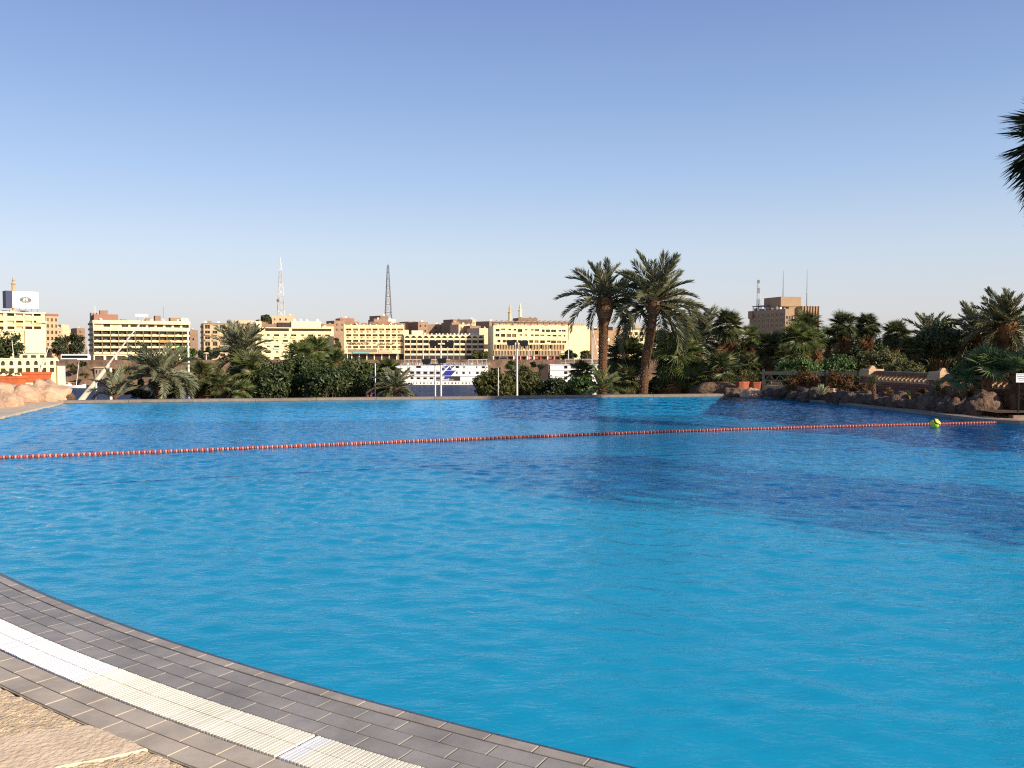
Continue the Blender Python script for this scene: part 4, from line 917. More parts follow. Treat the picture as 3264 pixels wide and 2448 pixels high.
class Bld:
    def __init__(s, name, label, xl, dl, xr, dr, ytop, deep, wall, base=BZ, cat='building', group='buildings along the far embankment'):
        a, b = at(xl, 1112, dl).to_2d(), at(xr, 1112, dr).to_2d(); s.a = a; d = b - a; s.W = d.length; s.d = d.normalized(); s.base = base
        s.H = at(xl, ytop, dl).z - base; s.deep = deep; s.wall = wall
        s.root = empty(name, (a.x, a.y, base), math.atan2(d.y, d.x), label, cat, group); s.r = random.Random(int(xl * 7 + xr))
    def u(s, x):                                # photo column -> distance along the front
        k = (x - CX) / F; return (k * s.a.y - s.a.x) / (s.d.x - k * s.d.y)
    def z(s, x, y):
        return at(x, y, s.a.y + s.d.y * s.u(x)).z - s.base
    def shell(s, holes, t=.4, wall=None, z0=0, z1=None, body=True):
        z1 = s.H if z1 is None else z1; wall = wall or s.wall
        zs = sorted({z0, z1} | {h[2] for h in holes} | {h[3] for h in holes}); zs = [z for z in zs if z0 <= z <= z1]; mb = MB()
        for k in range(len(zs) - 1):
            a_, b_ = zs[k], zs[k + 1]
            if b_ - a_ < 1e-4: continue
            hs = sorted((h[0], h[1]) for h in holes if h[2] <= a_ + 1e-4 and h[3] >= b_ - 1e-4); u = 0
            for h0, h1 in hs:
                if h0 > u + 1e-4: mb.box(u, h0, 0, t, a_, b_)
                u = max(u, h1)
            if u < s.W - 1e-4: mb.box(u, s.W, 0, t, a_, b_)
        mb.build('front_wall', wall, s.root)
        if body:
            MB().box(0, s.W, t + .002, s.deep, 0, s.H - .01).build('wall', s.wall, s.root)
            MB().box(.3, s.W - .3, t + .3, s.deep - .3, s.H - .012, s.H + .05).build('roof', 'wall_grey', s.root)
    def window(s, h, depth=.32, mats=('glass', 'glass', 'shutter'), bars=True):
        u0, u1, z0, z1 = h; mt = s.r.choice(mats)
        o = MB().box(0, u1 - u0, -.03, .03, 0, z1 - z0).build('window', mt, s.root); o.location = (u0, depth, z0)
        w_, h_ = u1 - u0, z1 - z0
        if w_ > 1.3 and mt in ('glass', 'shutter') and h_ < 2.6:
            q = MB(); q.box(w_ / 2 - .05, w_ / 2 + .05, -.07, -.032, 0.08, h_ - .08); q.box(0, w_, -.09, -.032, 0, .08); q.box(0, w_, -.07, -.032, h_ - .08, h_); q.build('frame', s.r.choice(('wall_sand', 'shutter', 'wall_tan')), o)
        return o
    def windows(s, holes, **kw):
        for h in holes: s.window(h, **kw)
    def part(s, name, mat, u0, u1, y0, y1, z0, z1, parent=None):
        o = MB().box(0, u1 - u0, 0, y1 - y0, 0, z1 - z0).build(name, mat, parent or s.root)
        o.location = (u0, y0, z0); return o
    def dish(s, u, y, z, rad=.9):
        q = MB(); k = 10; q.lathe([(.02, 0), (rad * .5, .08 * rad), (rad, .32 * rad)], k); q.f.pop()
        o = q.build('satellite_dish', 'white_paint', s.root); o.location = (u, y, z + rad * .7); o.rotation_euler = (R(60), 0, R(s.r.uniform(-40, 60)))
        p_ = MB().tube([(u, y + .2, z - .05), (u, y, z + rad * .7)], .06, 5).build('dish_mast', 'steel_grey', s.root)
    def clutter(s, n, mats=('wall_brick', 'wall_tan', 'white_paint', 'wall_grey'), hmax=3.0):
        for k in range(n):
            u = s.r.uniform(.5, max(.6, s.W - 4)); w = s.r.uniform(1.2, 3.6); h = s.r.uniform(.8, hmax); y = s.r.uniform(1.5, max(2, s.deep - 4))
            s.part('rooftop_room', s.r.choice(mats), u, min(s.W - .1, u + w), y, y + 2.5, s.H + .04, s.H + .04 + h)
    def grid(s, cols, rows): return [(a_, b_, c_, d_) for c_, d_ in rows for a_, b_ in cols]

# --- long cream balcony block left (12 bays, 4 balcony floors)
b = Bld('apartment_block', 'long cream block with four floors of boxed balconies', 298, 480, 606, 507, 1020.5, 17, 'wall_cream')
W, H = b.W, b.H; bay = W / 12; fl = 3.28; z0 = H - 5.5 - 4 * fl
holes = [(i * bay + .25, (i + 1) * bay - .1, z0 + k * fl + .35, z0 + (k + 1) * fl - .12) for i in range(12) for k in range(4)] + [(.5, W - .5, H - 3.7, H - 1.9)] + [(i * W / 9 + .6, (i + 1) * W / 9 - .6, .1, z0 - .9) for i in range(9)]
b.shell(holes, 1.5)
for h in holes[:48]:
    w = b.window((h[0] + .01, h[1] - .01, h[2] + .01, h[3] - .01), 1.44, ('glass', 'recess_shade', 'glass', 'recess_shade'))
    i, k = round(h[0] / bay), round((h[2] - z0) / fl)
    bc = b.part('balcony', 'wall_bright' if (i, k) != (10, 1) else 'green_paint', h[0] + .05, h[1] - .12, -.75, -.6, h[2] - .2, h[2] + .82)
    b.part('balcony_floor', 'wall_cream', h[0] + .05, h[1] - .12, -.598, .3, h[2] - .2, h[2] - .05)
    if b.r.random() < .8: MB().box(.9, 2.1, -.03, .18, 1.022, 1.25).build('box_ledge', 'wall_bright', bc)
    if b.r.random() < .25: b.part('laundry', b.r.choice(('white_paint', 'wall_tan', 'shop_pink', 'teal_paint')), h[0] + .8, h[0] + 2.2, -.78, -.76, h[2] + .1, h[2] + .8)
for i in range(13): b.part('fin', 'wall_brown', i * bay - .08 if i else .0, i * bay + .08, -.8, -.005, z0 + .1, z0 + 4 * fl)
b.part('cloth', 'orange_cloth', 8 * bay + .2, 9.4 * bay, -.85, -.82, z0 + 2 * fl + .3, z0 + 2 * fl + 1.3)
for i in range(11): b.window((.8 + i * W / 11, .8 + i * W / 11 + W / 15, H - 3.6, H - 2.0), 1.44, ('recess_shade', 'glass', 'wall_sand'))
for u0, u1 in ((.1, W * .265), (W * .29, W * .535), (W * .57, W * .945), (W * .97, W - .05)): b.part('parapet', 'wall_bright', u0, u1, -.3, -.1, H - 4.95, H - 3.55)
b.part('cornice', 'wall_bright', -.2, W + .2, -.3, -.02, H - 1.75, H + .1)
for h in holes[49:]: b.window(h, 1.0, ('shop_dark', 'shop_dark', 'glass'))
b.part('awning', 'tin_red', W * .42, W * .55, -1.6, -.1, z0 - .9, z0 - .55)
b.part('rooftop_room', 'tin_red', .8, 13, 2, 8, H + .04, H + 3.4); b.part('rooftop_room', 'wall_brick', 4, 8, 3, 7, H + 3.41, H + 5.6); b.part('rooftop_room', 'wall_grey', -.1 + .2, 3.2, 9, 14, H + .04, H + 4.4)
b.part('roof_sign', 'white_paint', W * .43, W * .56, 1, 1.4, H + 2.3, H + 3.9)
for uu in (W * .45, W * .54): b.part('sign_leg', 'steel_grey', uu, uu + .2, 1.1, 1.3, H + .04, H + 2.31)
b.part('rooftop_room', 'wall_brown', W * .8, W * .95, 2, 7, H + .04, H + 2.2); b.part('rooftop_room', 'wall_brick', W * .64, W * .70, 3, 7, H + .04, H + 3.2); b.clutter(6, hmax=1.8)
for uu in (.08, .6, .72, .88, .93, .97): b.dish(W * uu, 1.2, H, .8 + .5 * (uu > .9))
b.part('aerial', 'steel_grey', W * .73, W * .735, 4, 4.2, H + 2, H + 8.5); b.part('aerial', 'white_paint', 1.5, 1.7, 4, 4.2, H + 3.3, H + 8)
for k in range(6):
    for q in range(2): o = b.part('side_balcony', 'wall_grey', -1.1, -.02, 3 + q * 6, 7 + q * 6, 5 + k * 2.9, 6.1 + k * 2.9)

# --- tan house and yellow block behind the bushy palm
b = Bld('apartment_house', 'tan flats with dark loggias behind the bushy grey date palm', 650, 500, 814, 512, 1030, 16, 'wall_tan')
W, H = b.W, b.H; cols = [(W * (i + .18) / 7, W * (i + .82) / 7) for i in range(7)]; rows = [(H - 3.2 - k * 3.25, H - 1.0 - k * 3.25) for k in range(6)]
hs = b.grid(cols, rows); b.shell(hs, .9)
for h in hs:
    b.window((h[0] + .02, h[1] - .02, h[2] + .02, h[3] - .02), .8, ('glass', 'glass', 'wall_sand', 'shutter'))
    if b.r.random() < .6: b.part('balcony', 'wall_tan', h[0] - .15, h[1] + .15, -.9, -.01, h[2] - .3, h[2] + .55)
b.part('cornice', 'wall_grey', -.4, W + .3, -.7, -.02, H - .3, H + .1)
for k in range(6): b.part('side_balcony', 'wall_brown', -1.0, -.02, 3, 9, 3 + k * 3.1, 4.1 + k * 3.1)
b.clutter(5, hmax=2.2); [b.dish(W * q, 1.5, H, .8) for q in (.05, .3, .5, .75)]
b.part('rooftop_room', 'wall_sand', W * .68, W * .99, 1.2, 6, H + .04, H + 1.9)
b = Bld('apartment_house', 'yellow flats with small square windows behind the brown fan palms', 815, 511, 1064, 527, 1043, 18, 'wall_yellow')
W, H = b.W, b.H; hs = []; wide = []
for k in range(5):
    zt = H - 4.0 - k * 3.3
    for i in range(9):
        u = W * (i + .5) / 9.2; big = (i + k) % 2 == 0; ww = 1.9 if big else 1.0; hh = 1.9 if big else 1.3
        hs.append((u - ww, u + ww * .6, zt - hh + (.3 if not big else 0), zt)); wide.append(big)
top = (W * .12, W * .42, H - 2.2, H - .5); top2 = (W * .46, W * .97, H - 2.1, H - .6)
b.shell(hs + [top, top2], .7)
for h, bg_ in zip(hs, wide):
    b.window((h[0] + .01, h[1] - .01, h[2] + .01, h[3] - .01), .6, ('glass', 'recess_shade', 'shutter'))
    if bg_: b.part('balcony', b.r.choice(('wall_bright', 'wall_bright', 'wall_brick')), h[0] - .1, h[1] + .1, -.7, -.01, h[2] - .2, h[2] + .7)
    elif b.r.random() < .5: b.part('air_conditioner', 'wall_tan', h[0] + .3, h[0] + 1.2, -.4, -.01, h[2] - .9, h[2] - .3)
for q in (top, top2): b.window((q[0] + .01, q[1] - .01, q[2] + .01, q[3] - .01), .6, ('recess_shade',))
b.part('stair_tower', 'wall_bright', -.02, W * .075, .05, 6, H - .02, H + 3.4)
b.part('rooftop_room', 'wall_bright', W * .455, W * .84, .6, 9, H + .04, H + 3.6); b.part('rooftop_room', 'shop_dark', W * .28, W * .45, 1.2, 8, H + .04, H + 2.9); b.part('rooftop_room', 'wall_brick', W * .08, W * .27, 2, 8, H + .04, H + 2)
b.part('parapet', 'wall_bright', W * .85, W + .05, -.12, .1, H + .02, H + .7)
for q in (.5, .58, .66, .80, .9): b.dish(W * q, 3, H + (3.6 if q < .84 else 0), 1.0)

# --- Memnon Hotel
b = Bld('hotel', 'plain yellow hotel with four window rows and brown name lettering', 1097, 500, 1288, 505, 1035.5, 18, 'wall_yellow')
W, H = b.W, b.H; zz = [(425, 447), (497, 520), (567, 590), (646, 668)]; xx = [(253, 318), (340, 404), (425, 487), (504, 565), (585, 648), (668, 732), (750, 805), (826, 882), (897, 968)]
hs = []
for y0, y1 in zz:
    for x0, x1 in xx:
        X0, X1 = 1040 + x0 / 3.95, 1040 + x1 / 3.95; Y0, Y1 = 940 + y0 / 3.95 - .4, 940 + y1 / 3.95 + .4; hs.append((b.u(X0), b.u(X1), b.z(X0, Y1), b.z(X0, Y0)))
shops = [(W * i / 8 + .3, W * (i + 1) / 8 - .3, .05, 3.4) for i in range(8)]
b.shell(hs + shops, .5)
b.windows([(h[0] + .01, h[1] - .01, h[2] + .01, h[3] - .01) for h in hs], depth=.4, mats=('glass', 'shutter', 'recess_shade'))
b.windows(shops, depth=.42, mats=('shop_dark', 'glass'))
for h in hs: b.part('air_conditioner', 'wall_tan', h[0] + .9, h[0] + 1.9, -.55, -.01, h[2] - .85, h[2] - .2)
for i in range(10): b.part('pilaster', 'wall_bright', W * i / 9.4, W * i / 9.4 + .7, -.15, -.005, H - 1.6, H + .55)
b.part('fascia', 'wall_grey', W * .06, W * .55, -.35, -.16, 4.5, 6.1); b.part('awning', 'wall_brown', W * .02, W * .96, -2.2, -.02, 3.5, 3.75); b.part('shop_sign', 'teal_paint', W * .14, W * .42, -.5, -.36, 3.9, 4.6); b.part('fascia', 'wall_sand', W * .57, W * .8, -.2, -.05, 4.2, 6.0)
def lettering(parent, txt, size, loc, mat, name='lettering', width=None, bold=.0, rx=90):
    cu = bpy.data.curves.new(name, 'FONT'); cu.body = txt; cu.size = size; cu.extrude = .04; cu.offset = bold; cu.resolution_u = 2
    t_ = bpy.data.objects.new(name, cu); col.objects.link(t_); bpy.context.view_layer.update()
    dg = bpy.context.evaluated_depsgraph_get(); me = bpy.data.meshes.new_from_object(t_.evaluated_get(dg)); bpy.data.objects.remove(t_)
    if width and len(me.vertices):
        xs = [v.co.x for v in me.vertices]; k = width / max(.01, max(xs) - min(xs)); x0 = min(xs)
        for v in me.vertices: v.co.x = (v.co.x - x0) * k
    me.materials.clear(); me.materials.append(M[mat]); return link(name, me, parent, loc, (R(rx), 0, 0))
u0, u1 = b.u(1112.5), b.u(1175.5); lettering(b.root, 'MEMNON HOTEL', 2.1, (u0, -.12, b.z(1112, 1099.4)), 'letter_brown', width=u1 - u0, bold=.03)
u0, u1 = b.u(1202), b.u(1253); lettering(b.root, '\ufee5\ufeee\ufee8\ufee4\ufee3 \ufed5\ufeaa\ufee8\ufed3', 2.3, (u0, -.12, b.z(1202, 1098.8)), 'letter_brown', width=u1 - u0, bold=.03)
for i in range(7): b.part('rooftop_room', ('wall_brick', 'wall_brown', 'wall_red')[i % 3], W * i / 7.3 + .4, W * (i + .8) / 7.3, 2, 6, H + .04, H + b.r.uniform(1.2, 2.4))
b.dish(W * .2, 1, H, .8); b.dish(W * .78, 1, H, .8)

# --- Philae Hotel with arched bays
b = Bld('hotel', 'yellow hotel with thirteen arched balcony bays and red letters', 1288.5, 503, 1543, 512, 1067.5, 16, 'wall_yellow')
W, H = b.W, b.H; bay = W / 13; fl = 2.98; hw = bay * .42; arch_c = H - .55 - hw
mb = MB()
for i in range(13):
    c = bay * (i + .5); mb.box(c - bay / 2 + (.0 if i == 0 else .001), c - hw, 0, 1.3, 0, arch_c); 
    mb.box(c + hw, c + bay / 2 - .001, 0, 1.3, 0, arch_c)
    k = 10; arc_p = [(c - hw * math.cos(math.pi * q / k), arch_c + hw * math.sin(math.pi * q / k)) for q in range(k + 1)]
    for q in range(k): mb.prism([arc_p[q], arc_p[q + 1], (arc_p[q + 1][0], H), (arc_p[q][0], H)][::-1], 0, 1.3)
    mb.box(c - bay / 2, c - hw, 0, 1.3, arch_c, H); mb.box(c + hw, c + bay / 2, 0, 1.3, arch_c, H)
mb.build('front_wall', 'wall_yellow', b.root)
MB().box(0, W, 1.302, b.deep, 0, H - .01).build('wall', 'wall_tan', b.root); MB().box(.3, W - .3, 1.4, b.deep - .3, H - .012, H + .05).build('roof', 'wall_grey', b.root)
b.part('cornice', 'wall_bright', -.1, W + .1, -.15, -.005, H - .25, H + .15)
text = ['P', 'H', 'I', 'L', 'A', 'E', '', 'H', 'O', 'T', 'E', 'L', '']
for i in range(13):
    c = bay * (i + .5)
    for k in range(5):
        zf = arch_c - .6 - k * fl
        if zf < 1.2: continue
        b.window((c - hw + .01, c + hw - .01, zf - .05, zf + fl - .3), 1.2, ('glass', 'recess_shade', 'glass'))
        bc = b.part('balcony', 'wall_cream', c - hw + .05, c + hw - .05, .05, .2, zf - .25, zf + .95); b.part('balcony_floor', 'wall_tan', c - hw + .01, c + hw - .01, .21, 1.29, zf - .25, zf - .1)
        if k == 2 and text[i]:
            t_ = lettering(b.root, text[i], 1.35, (c - .5, -.02, zf - .2), 'letter_red', bold=.06)
for i in range(14): b.part('pier', 'wall_tan', bay * i - .12 if i else 0.01, bay * i + .12, -.12, -.005, 0, arch_c)
b.part('shop_front', 'shop_dark', .3, W - .3, -.04, -.01, .05, 2.6)
b.part('side_terrace', 'wall_cream', W + .05, W + 3.2, .5, 5, 6.3, 9.0)
b.part('rooftop_room', 'wall_cream', W * .1, W * .24, 3, 8, H + .04, H + 2.6); b.part('rooftop_room', 'wall_cream', .2, W * .06, 2.2, 8, H + .04, H + 2.9)
for q in range(15): b.dish(W * (.26 + .047 * q), 1.6 + (q % 3), H, .65)
for q in range(5): b.part('water_tank', 'shop_dark', W * (.3 + .1 * q), W * (.36 + .1 * q), 4, 6, H + .04, H + 1.1)

# --- bright yellow block with fins
b = Bld('office_block', 'bright yellow block with two floors of vertical fins and blank end', 1573, 497, 1880, 507, 1037.5, 17, 'wall_bright')
W, H = b.W, b.H; sc_ = 360 / 2212
def px(x0, x1, y0, y1): X0, X1, Y0, Y1 = 1540 + x0 * sc_, 1540 + x1 * sc_, 1010 + y0 * sc_, 1010 + y1 * sc_; return (b.u(X0), b.u(X1), b.z(X0, Y1), b.z(X0, Y0))
hs = [px(*q) for q in [(245, 322, 235, 285), (350, 430, 228, 262), (495, 545, 232, 264), (595, 650, 235, 270), (677, 764, 238, 298), (820, 868, 240, 268), (938, 988, 242, 270), (1010, 1095, 240, 280), (1150, 1204, 246, 298), (1228, 1308, 248, 298), (1330, 1425, 250, 300), (1475, 1525, 252, 290), (1537, 1615, 254, 292),
      (242, 320, 332, 388), (350, 430, 332, 392), (458, 545, 334, 396), (565, 650, 336, 402), (712, 762, 340, 370), (812, 862, 342, 372), (935, 988, 343, 376), (1010, 1092, 345, 374), (1118, 1198, 346, 376), (1255, 1320, 350, 382), (1358, 1436, 350, 386), (1472, 1520, 352, 386), (1575, 1610, 356, 388),
      (280, 340, 448, 500), (382, 445, 450, 504), (458, 560, 452, 508), (575, 662, 452, 505), (682, 750, 455, 512), (765, 860, 455, 510), (902, 980, 456, 510), (1005, 1085, 458, 512), (1115, 1210, 460, 516), (1250, 1320, 460, 500), (1328, 1424, 462, 520), (1438, 1530, 464, 520), (1545, 1628, 466, 520),
      (1880, 1900, 250, 276), (2055, 2078, 256, 284), (1886, 1926, 536, 568)]]
fin1 = px(215, 1600, 545, 625); fin2 = px(205, 1530, 660, 745); shops = [px(x, x + 118, 775, 880) for x in range(215, 1560, 132)]
b.shell([(h[0], h[1], h[2], h[3]) for h in hs] + [fin1, fin2] + [(s_[0], s_[1], .05, s_[3]) for s_ in shops], .8)
b.windows([(h[0] + .01, h[1] - .01, h[2] + .01, h[3] - .01) for h in hs], depth=.5, mats=('glass', 'shutter', 'recess_shade'))
for q, f_ in enumerate((fin1, fin2)):
    nw = 14
    for i in range(nw): b.window((f_[0] + (f_[1] - f_[0]) * i / nw + .02, f_[0] + (f_[1] - f_[0]) * (i + 1) / nw - .02, f_[2] + .02, f_[3] - .02), .7, ('glass', 'recess_shade', 'shop_red') if q == 0 and i > 10 else ('glass', 'recess_shade'))
    nf = 46
    for i in range(nf):
        if b.r.random() < .12: continue
        uu = f_[0] + (f_[1] - f_[0]) * (i + .5) / nf; b.part('fin', 'wall_sand', uu - .16, uu + .16, -.5, -.01, f_[2] - .7, f_[3] + .3)
    b.part('band', 'wall_sand', f_[0] - .2, f_[1] + .2, -.35, -.02, f_[2] - 1.2, f_[2] - .75)
for i, s_ in enumerate(shops):
    b.window((s_[0], s_[1], .05, s_[3]), .6, ('shop_dark',)); b.part('column', ('white_paint', 'white_paint', 'shop_red', 'white_paint', 'shop_pink')[i % 5], s_[0] - .9, s_[0] - .2, -1.4, -.7, .02, s_[3] + .3)
    if i in (3, 5, 6, 8): b.part('shop_sign', 'shop_red' if i != 5 else 'shop_pink', s_[0], s_[1], -.3, -.05, s_[3] - 1.3, s_[3])
b.part('canopy', 'wall_grey', fin2[0], fin2[1], -1.6, -.1, shops[0][3] + .35, shops[0][3] + .65)
xe = b.u(1812); b.part('end_wall', 'wall_bright', xe, W + .05, -.3, -.01, 8.2, H + .1)
b.part('pergola_base', 'thatch', .3, xe - .3, 1.5, 8, H + .04, H + 1.6)
rf = MB(); nb = 14
for i in range(nb):
    a_, c_ = xe * i / nb, xe * (i + 1) / nb; rf.prism([(a_, H + 1.9), (c_, H + 1.9), (c_, H + 2.15), ((a_ + c_) / 2 + .6, H + 2.5), ((a_ + c_) / 2 + 1.2, H + 3.1), ((a_ + c_) / 2, H + 2.6), (a_, H + 2.15)], .6, 8.5)
rf.build('thatched_roof', 'thatch', b.root)
for i in range(12): b.part('pergola_post', 'wall_brown', xe * i / 12 + .5, xe * i / 12 + .75, .8, 1.05, H + .04, H + 1.92)
for i in range(22):
    if i % 5: b.part('parapet', 'wall_bright', xe * i / 22, xe * (i + .78) / 22, -.02, .25, H + .02, H + .55)
b.part('rooftop_room', 'wall_tan', xe + 1, W - 3, 3, 8, H + .04, H + 1.6); b.part('rooftop_room', 'wall_brown', xe - 3, xe + 3, 4, 8, H + .04, H + 2.6)
for q in (.82, .86, .9, .94): b.part('aerial', 'steel_grey', W * q, W * q + .12, 2, 2.1, H + .04, H + 3.6)

# --- dark and yellow flats seen between the tall palms
b = Bld('apartment_house', 'shaded brown flats with pale window bands between the tall palms', 1885, 520, 2003, 545, 1052, 16, 'wall_brown'); W, H = b.W, b.H
hs = [(W * .62, W * .98, H - 6.2 - k * 4.2, H - 4.4 - k * 4.2) for k in range(4)] + [(W * .15, W * .5, H - 6.2 - k * 4.2, H - 4.4 - k * 4.2) for k in range(4)]; b.shell(hs, .6)
for h in hs:
    for q in range(5): b.window((h[0] + (h[1] - h[0]) * q / 5 + .03, h[0] + (h[1] - h[0]) * (q + 1) / 5 - .03, h[2] + .02, h[3] - .02), .5, ('wall_sand', 'glass', 'white_paint'))
b.clutter(4, hmax=3); b.part('rooftop_room', 'wall_grey', W * .6, W * .95, 1, 7, H + .04, H + 2.4)
b = Bld('apartment_house', 'small yellow flats with white top windows between the tall palms', 2003, 540, 2054, 541, 1048, 14, 'wall_bright'); W, H = b.W, b.H
hs = [(W * (i + .15) / 3, W * (i + .75) / 3, H - 4 - k * 3.6, H - 2.0 - k * 3.6) for i in range(3) for k in range(4)]; b.shell(hs, .5); b.windows(hs, depth=.4, mats=('wall_sand', 'glass', 'shutter')); b.part('cornice', 'wall_brick', -.1, W + .1, -.3, -.01, H - .4, H + .3); b.clutter(2)
b = Bld('apartment_house', 'yellow house right of the leaning palm trunk', 2088, 545, 2170, 556, 1054, 14, 'wall_cream'); W, H = b.W, b.H
hs = [(W * (i + .2) / 4, W * (i + .75) / 4, H - 4 - k * 3.4, H - 2.0 - k * 3.4) for i in range(4) for k in range(4)]; b.shell(hs, .6); b.windows(hs, depth=.5); b.clutter(3)

# --- brown tower block
c0 = at(2500, 1112, 560)
tb = empty('tower_block', (c0.x, c0.y, BZ), math.atan2(.27, .963), 'brown stone tower block with paired slit windows behind fan palms', 'building', 'buildings along the far embankment')
TH = at(2500, 984, 560).z - BZ; cor = at(2392, 1112, 600)
LD = 43.0                                       # length of the shaded side, along local +y
def tp(name, mat, x0, x1, y0, y1, z0, z1, parent=None):
    o = MB().box(0, x1 - x0, 0, y1 - y0, 0, z1 - z0).build(name, mat, parent or tb); o.location = (x0, y0, z0); return o
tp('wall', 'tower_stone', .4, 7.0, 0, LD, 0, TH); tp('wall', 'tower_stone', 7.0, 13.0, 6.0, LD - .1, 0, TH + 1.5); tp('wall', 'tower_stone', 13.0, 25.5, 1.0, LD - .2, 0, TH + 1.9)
for k in range(9):                              # paired slits on the shaded side, between proud ribs
    for i in range(7):
        for q in (0, 1): tp('window', 'glass', .36, .39, 2.5 + i * 5.4 + q * 1.9, 3.5 + i * 5.4 + q * 1.9, TH - 4.6 - k * 3.45, TH - 2.5 - k * 3.45)
    for i in range(8): tp('sill', 'tower_stone', .34, .398, 1.2 + i * 5.4 - .5, 1.2 + i * 5.4 + .9, TH - 5.4 - k * 3.45, TH - 1.6 - k * 3.45)
tp('corner_bay', 'tower_stone', -.6, .35, LD - 5, LD + .2, TH - 5, TH + .1)
for k in range(7):
    for q in range(3): tp('window', 'glass', 1.0 + q * 1.9, 2.3 + q * 1.9, -.03, -.005, TH - 6.4 - k * 3.45, TH - 4.6 - k * 3.45)
for i in range(7): tp('rib', 'wall_brown', 13.0 + i * 2.02, 13.45 + i * 2.02, .3, .99, TH - 16, TH + 2.0)
for i in range(6):
    for k in range(4): tp('window', 'shutter', 13.5 + i * 2.02, 14.95 + i * 2.02, .9, .98, TH - 4.4 - k * 4.4, TH - 1.4 - k * 4.4)
tp('penthouse', 'tower_stone', 3.5, 18.5, 10, 30, TH + 2.0, TH + 8.3)
for y0, w in ((22.5, 9), (33.5, 8)):
    cn = tp('roof_canopy', 'steel_grey', 1.2, 7, y0, y0 + w - .4, TH + 3.0, TH + 3.5)
    for y_ in (y0 + .5, y0 + w - 1.3): tp('canopy_post', 'steel_grey', 1.4, 1.8, y_, y_ + .4, TH, TH + 3.0)
for i in range(9): tp('roof_unit', 'white_paint' if i % 2 else 'wall_grey', 1.2, 2.5, 3 + i * 4.2, 5 + i * 4.2, TH, TH + .9 + .5 * (i % 3))
def lattice(name, label, x, ytop, ybase, Y, w0, w1, mats, nseg, base_z=None, mw=.2, cat='mast', group='masts on the skyline'):
    t_ = at(x, ytop, Y); bz_ = at(x, ybase, Y).z if base_z is None else base_z; h = t_.z - bz_; root = empty(name, (t_.x, Y, bz_), .3, label, cat, group)
    zs_ = [h * (1 - (1 - k / nseg) ** 1.25) for k in range(nseg + 1)]
    wd = lambda z: w0 + (w1 - w0) * min(1, z / h)
    per = max(1, nseg // 6)
    for s0 in range(0, nseg, per):
        q = MB(); s1 = min(nseg, s0 + per)
        for sx, sy in ((-1, -1), (1, -1), (1, 1), (-1, 1)): q.tube([(sx * wd(zs_[k]), sy * wd(zs_[k]), zs_[k]) for k in range(s0, s1 + 1)], mw, 4)
        for k in range(s0, s1):
            a_, b_ = zs_[k], zs_[k + 1]; wa, wb = wd(a_), wd(b_); C = [(-1, -1), (1, -1), (1, 1), (-1, 1)]
            for e in range(4):
                p_, n_ = C[e], C[(e + 1) % 4]
                q.tube([(p_[0] * wa, p_[1] * wa, a_), (n_[0] * wa, n_[1] * wa, a_)], mw * .6, 4, cap=False); q.tube([(p_[0] * wa, p_[1] * wa, a_), (n_[0] * wb, n_[1] * wb, b_)], mw * .42, 3, cap=False); q.tube([(n_[0] * wa, n_[1] * wa, a_), (p_[0] * wb, p_[1] * wb, b_)], mw * .42, 3, cap=False)
        q.build('lattice_section', mats[(s0 // per) % len(mats)], root)
    return root, h
lr, h_ = lattice('radio_mast', 'slender lattice mast on the brown tower left edge', 2418, 892, 985, 596, .9, .5, ('steel_white', 'steel_grey'), 12, TH + BZ - .1, .12)
for x, yt, Y, lb in ((2497, 862, 575, 'tall thin aerial on the tower penthouse'), (2573, 858, 575, 'plain whip aerial on the tower right wing')):
    t_ = at(x, yt, Y); zb_ = BZ + TH + (8.2 if x < 2520 else 1.8)
    ae = empty('radio_mast', (t_.x, Y, zb_), 0, lb, 'mast', 'masts on the skyline'); q = MB(); hh = t_.z - zb_
    q.tube([(0, 0, 0), (0, 0, hh * .45), (0, 0, hh)], [.32, .22, .07], 6); q.build('pole', 'steel_grey', ae); MB().box(-.5, .5, -.1, .1, hh * .4, hh * .42).build('bracket', 'steel_white', ae)
root, hh = lattice('transmission_tower', 'red and white lattice tower above the yellow flats', 894, 838, 1008, 650, 4.1, .55, ('steel_white', 'steel_red'), 14, BZ, .22)
MB().tube([(0, 0, hh - .3), (0, 0, hh + 4)], .3, 6).build('top_pole', 'steel_white', root); q = MB(); q.lathe([(.05, 0), (1.0, .2), (1.2, .7)], 12); o = q.build('microwave_dish', 'steel_grey', root); o.location = (-1.9, -1.8, hh * .60); o.rotation_euler = (R(80), 0, R(-30))
root, hh = lattice('transmission_tower', 'grey open lattice tower above the plain yellow hotel', 1237, 846, 1012, 640, 3.6, .5, ('steel_grey',), 12, BZ, .26)
MB().tube([(0, 0, hh - .3), (0, 0, hh + 1.2)], .3, 6).build('top_pole', 'steel_grey', root)
# --- left hotel with rooftop billboard
b = Bld('hotel', 'yellow corner hotel carrying a white rooftop billboard', -75, 425, 146, 446, 992, 16, 'wall_yellow'); W, H = b.W, b.H
sc_ = 300 / 1082
def px(x0, x1, y0, y1): X0, X1, Y0, Y1 = x0 * sc_, x1 * sc_, 840 + y0 * sc_, 840 + y1 * sc_; return (b.u(X0), b.u(X1), b.z(X0, Y1), b.z(X0, Y0))
hs = [px(*q) for r0, r1 in ((562, 615), (655, 692), (722, 768)) for q in [(x, x + 82, r0, r1) for x in (-240, -140, -30, 95, 196, 300, 400)]]
hs2 = [(W * (i + .2) / 8, W * (i + .8) / 8, .1, 3.2) for i in range(8)]
b.shell(hs + hs2, 1.2); b.windows([(h[0] + .02, h[1] - .02, h[2] + .02, h[3] - .02) for h in hs], depth=1.1, mats=('glass', 'recess_shade', 'wall_sand')); b.windows(hs2, depth=.6, mats=('shop_dark',))
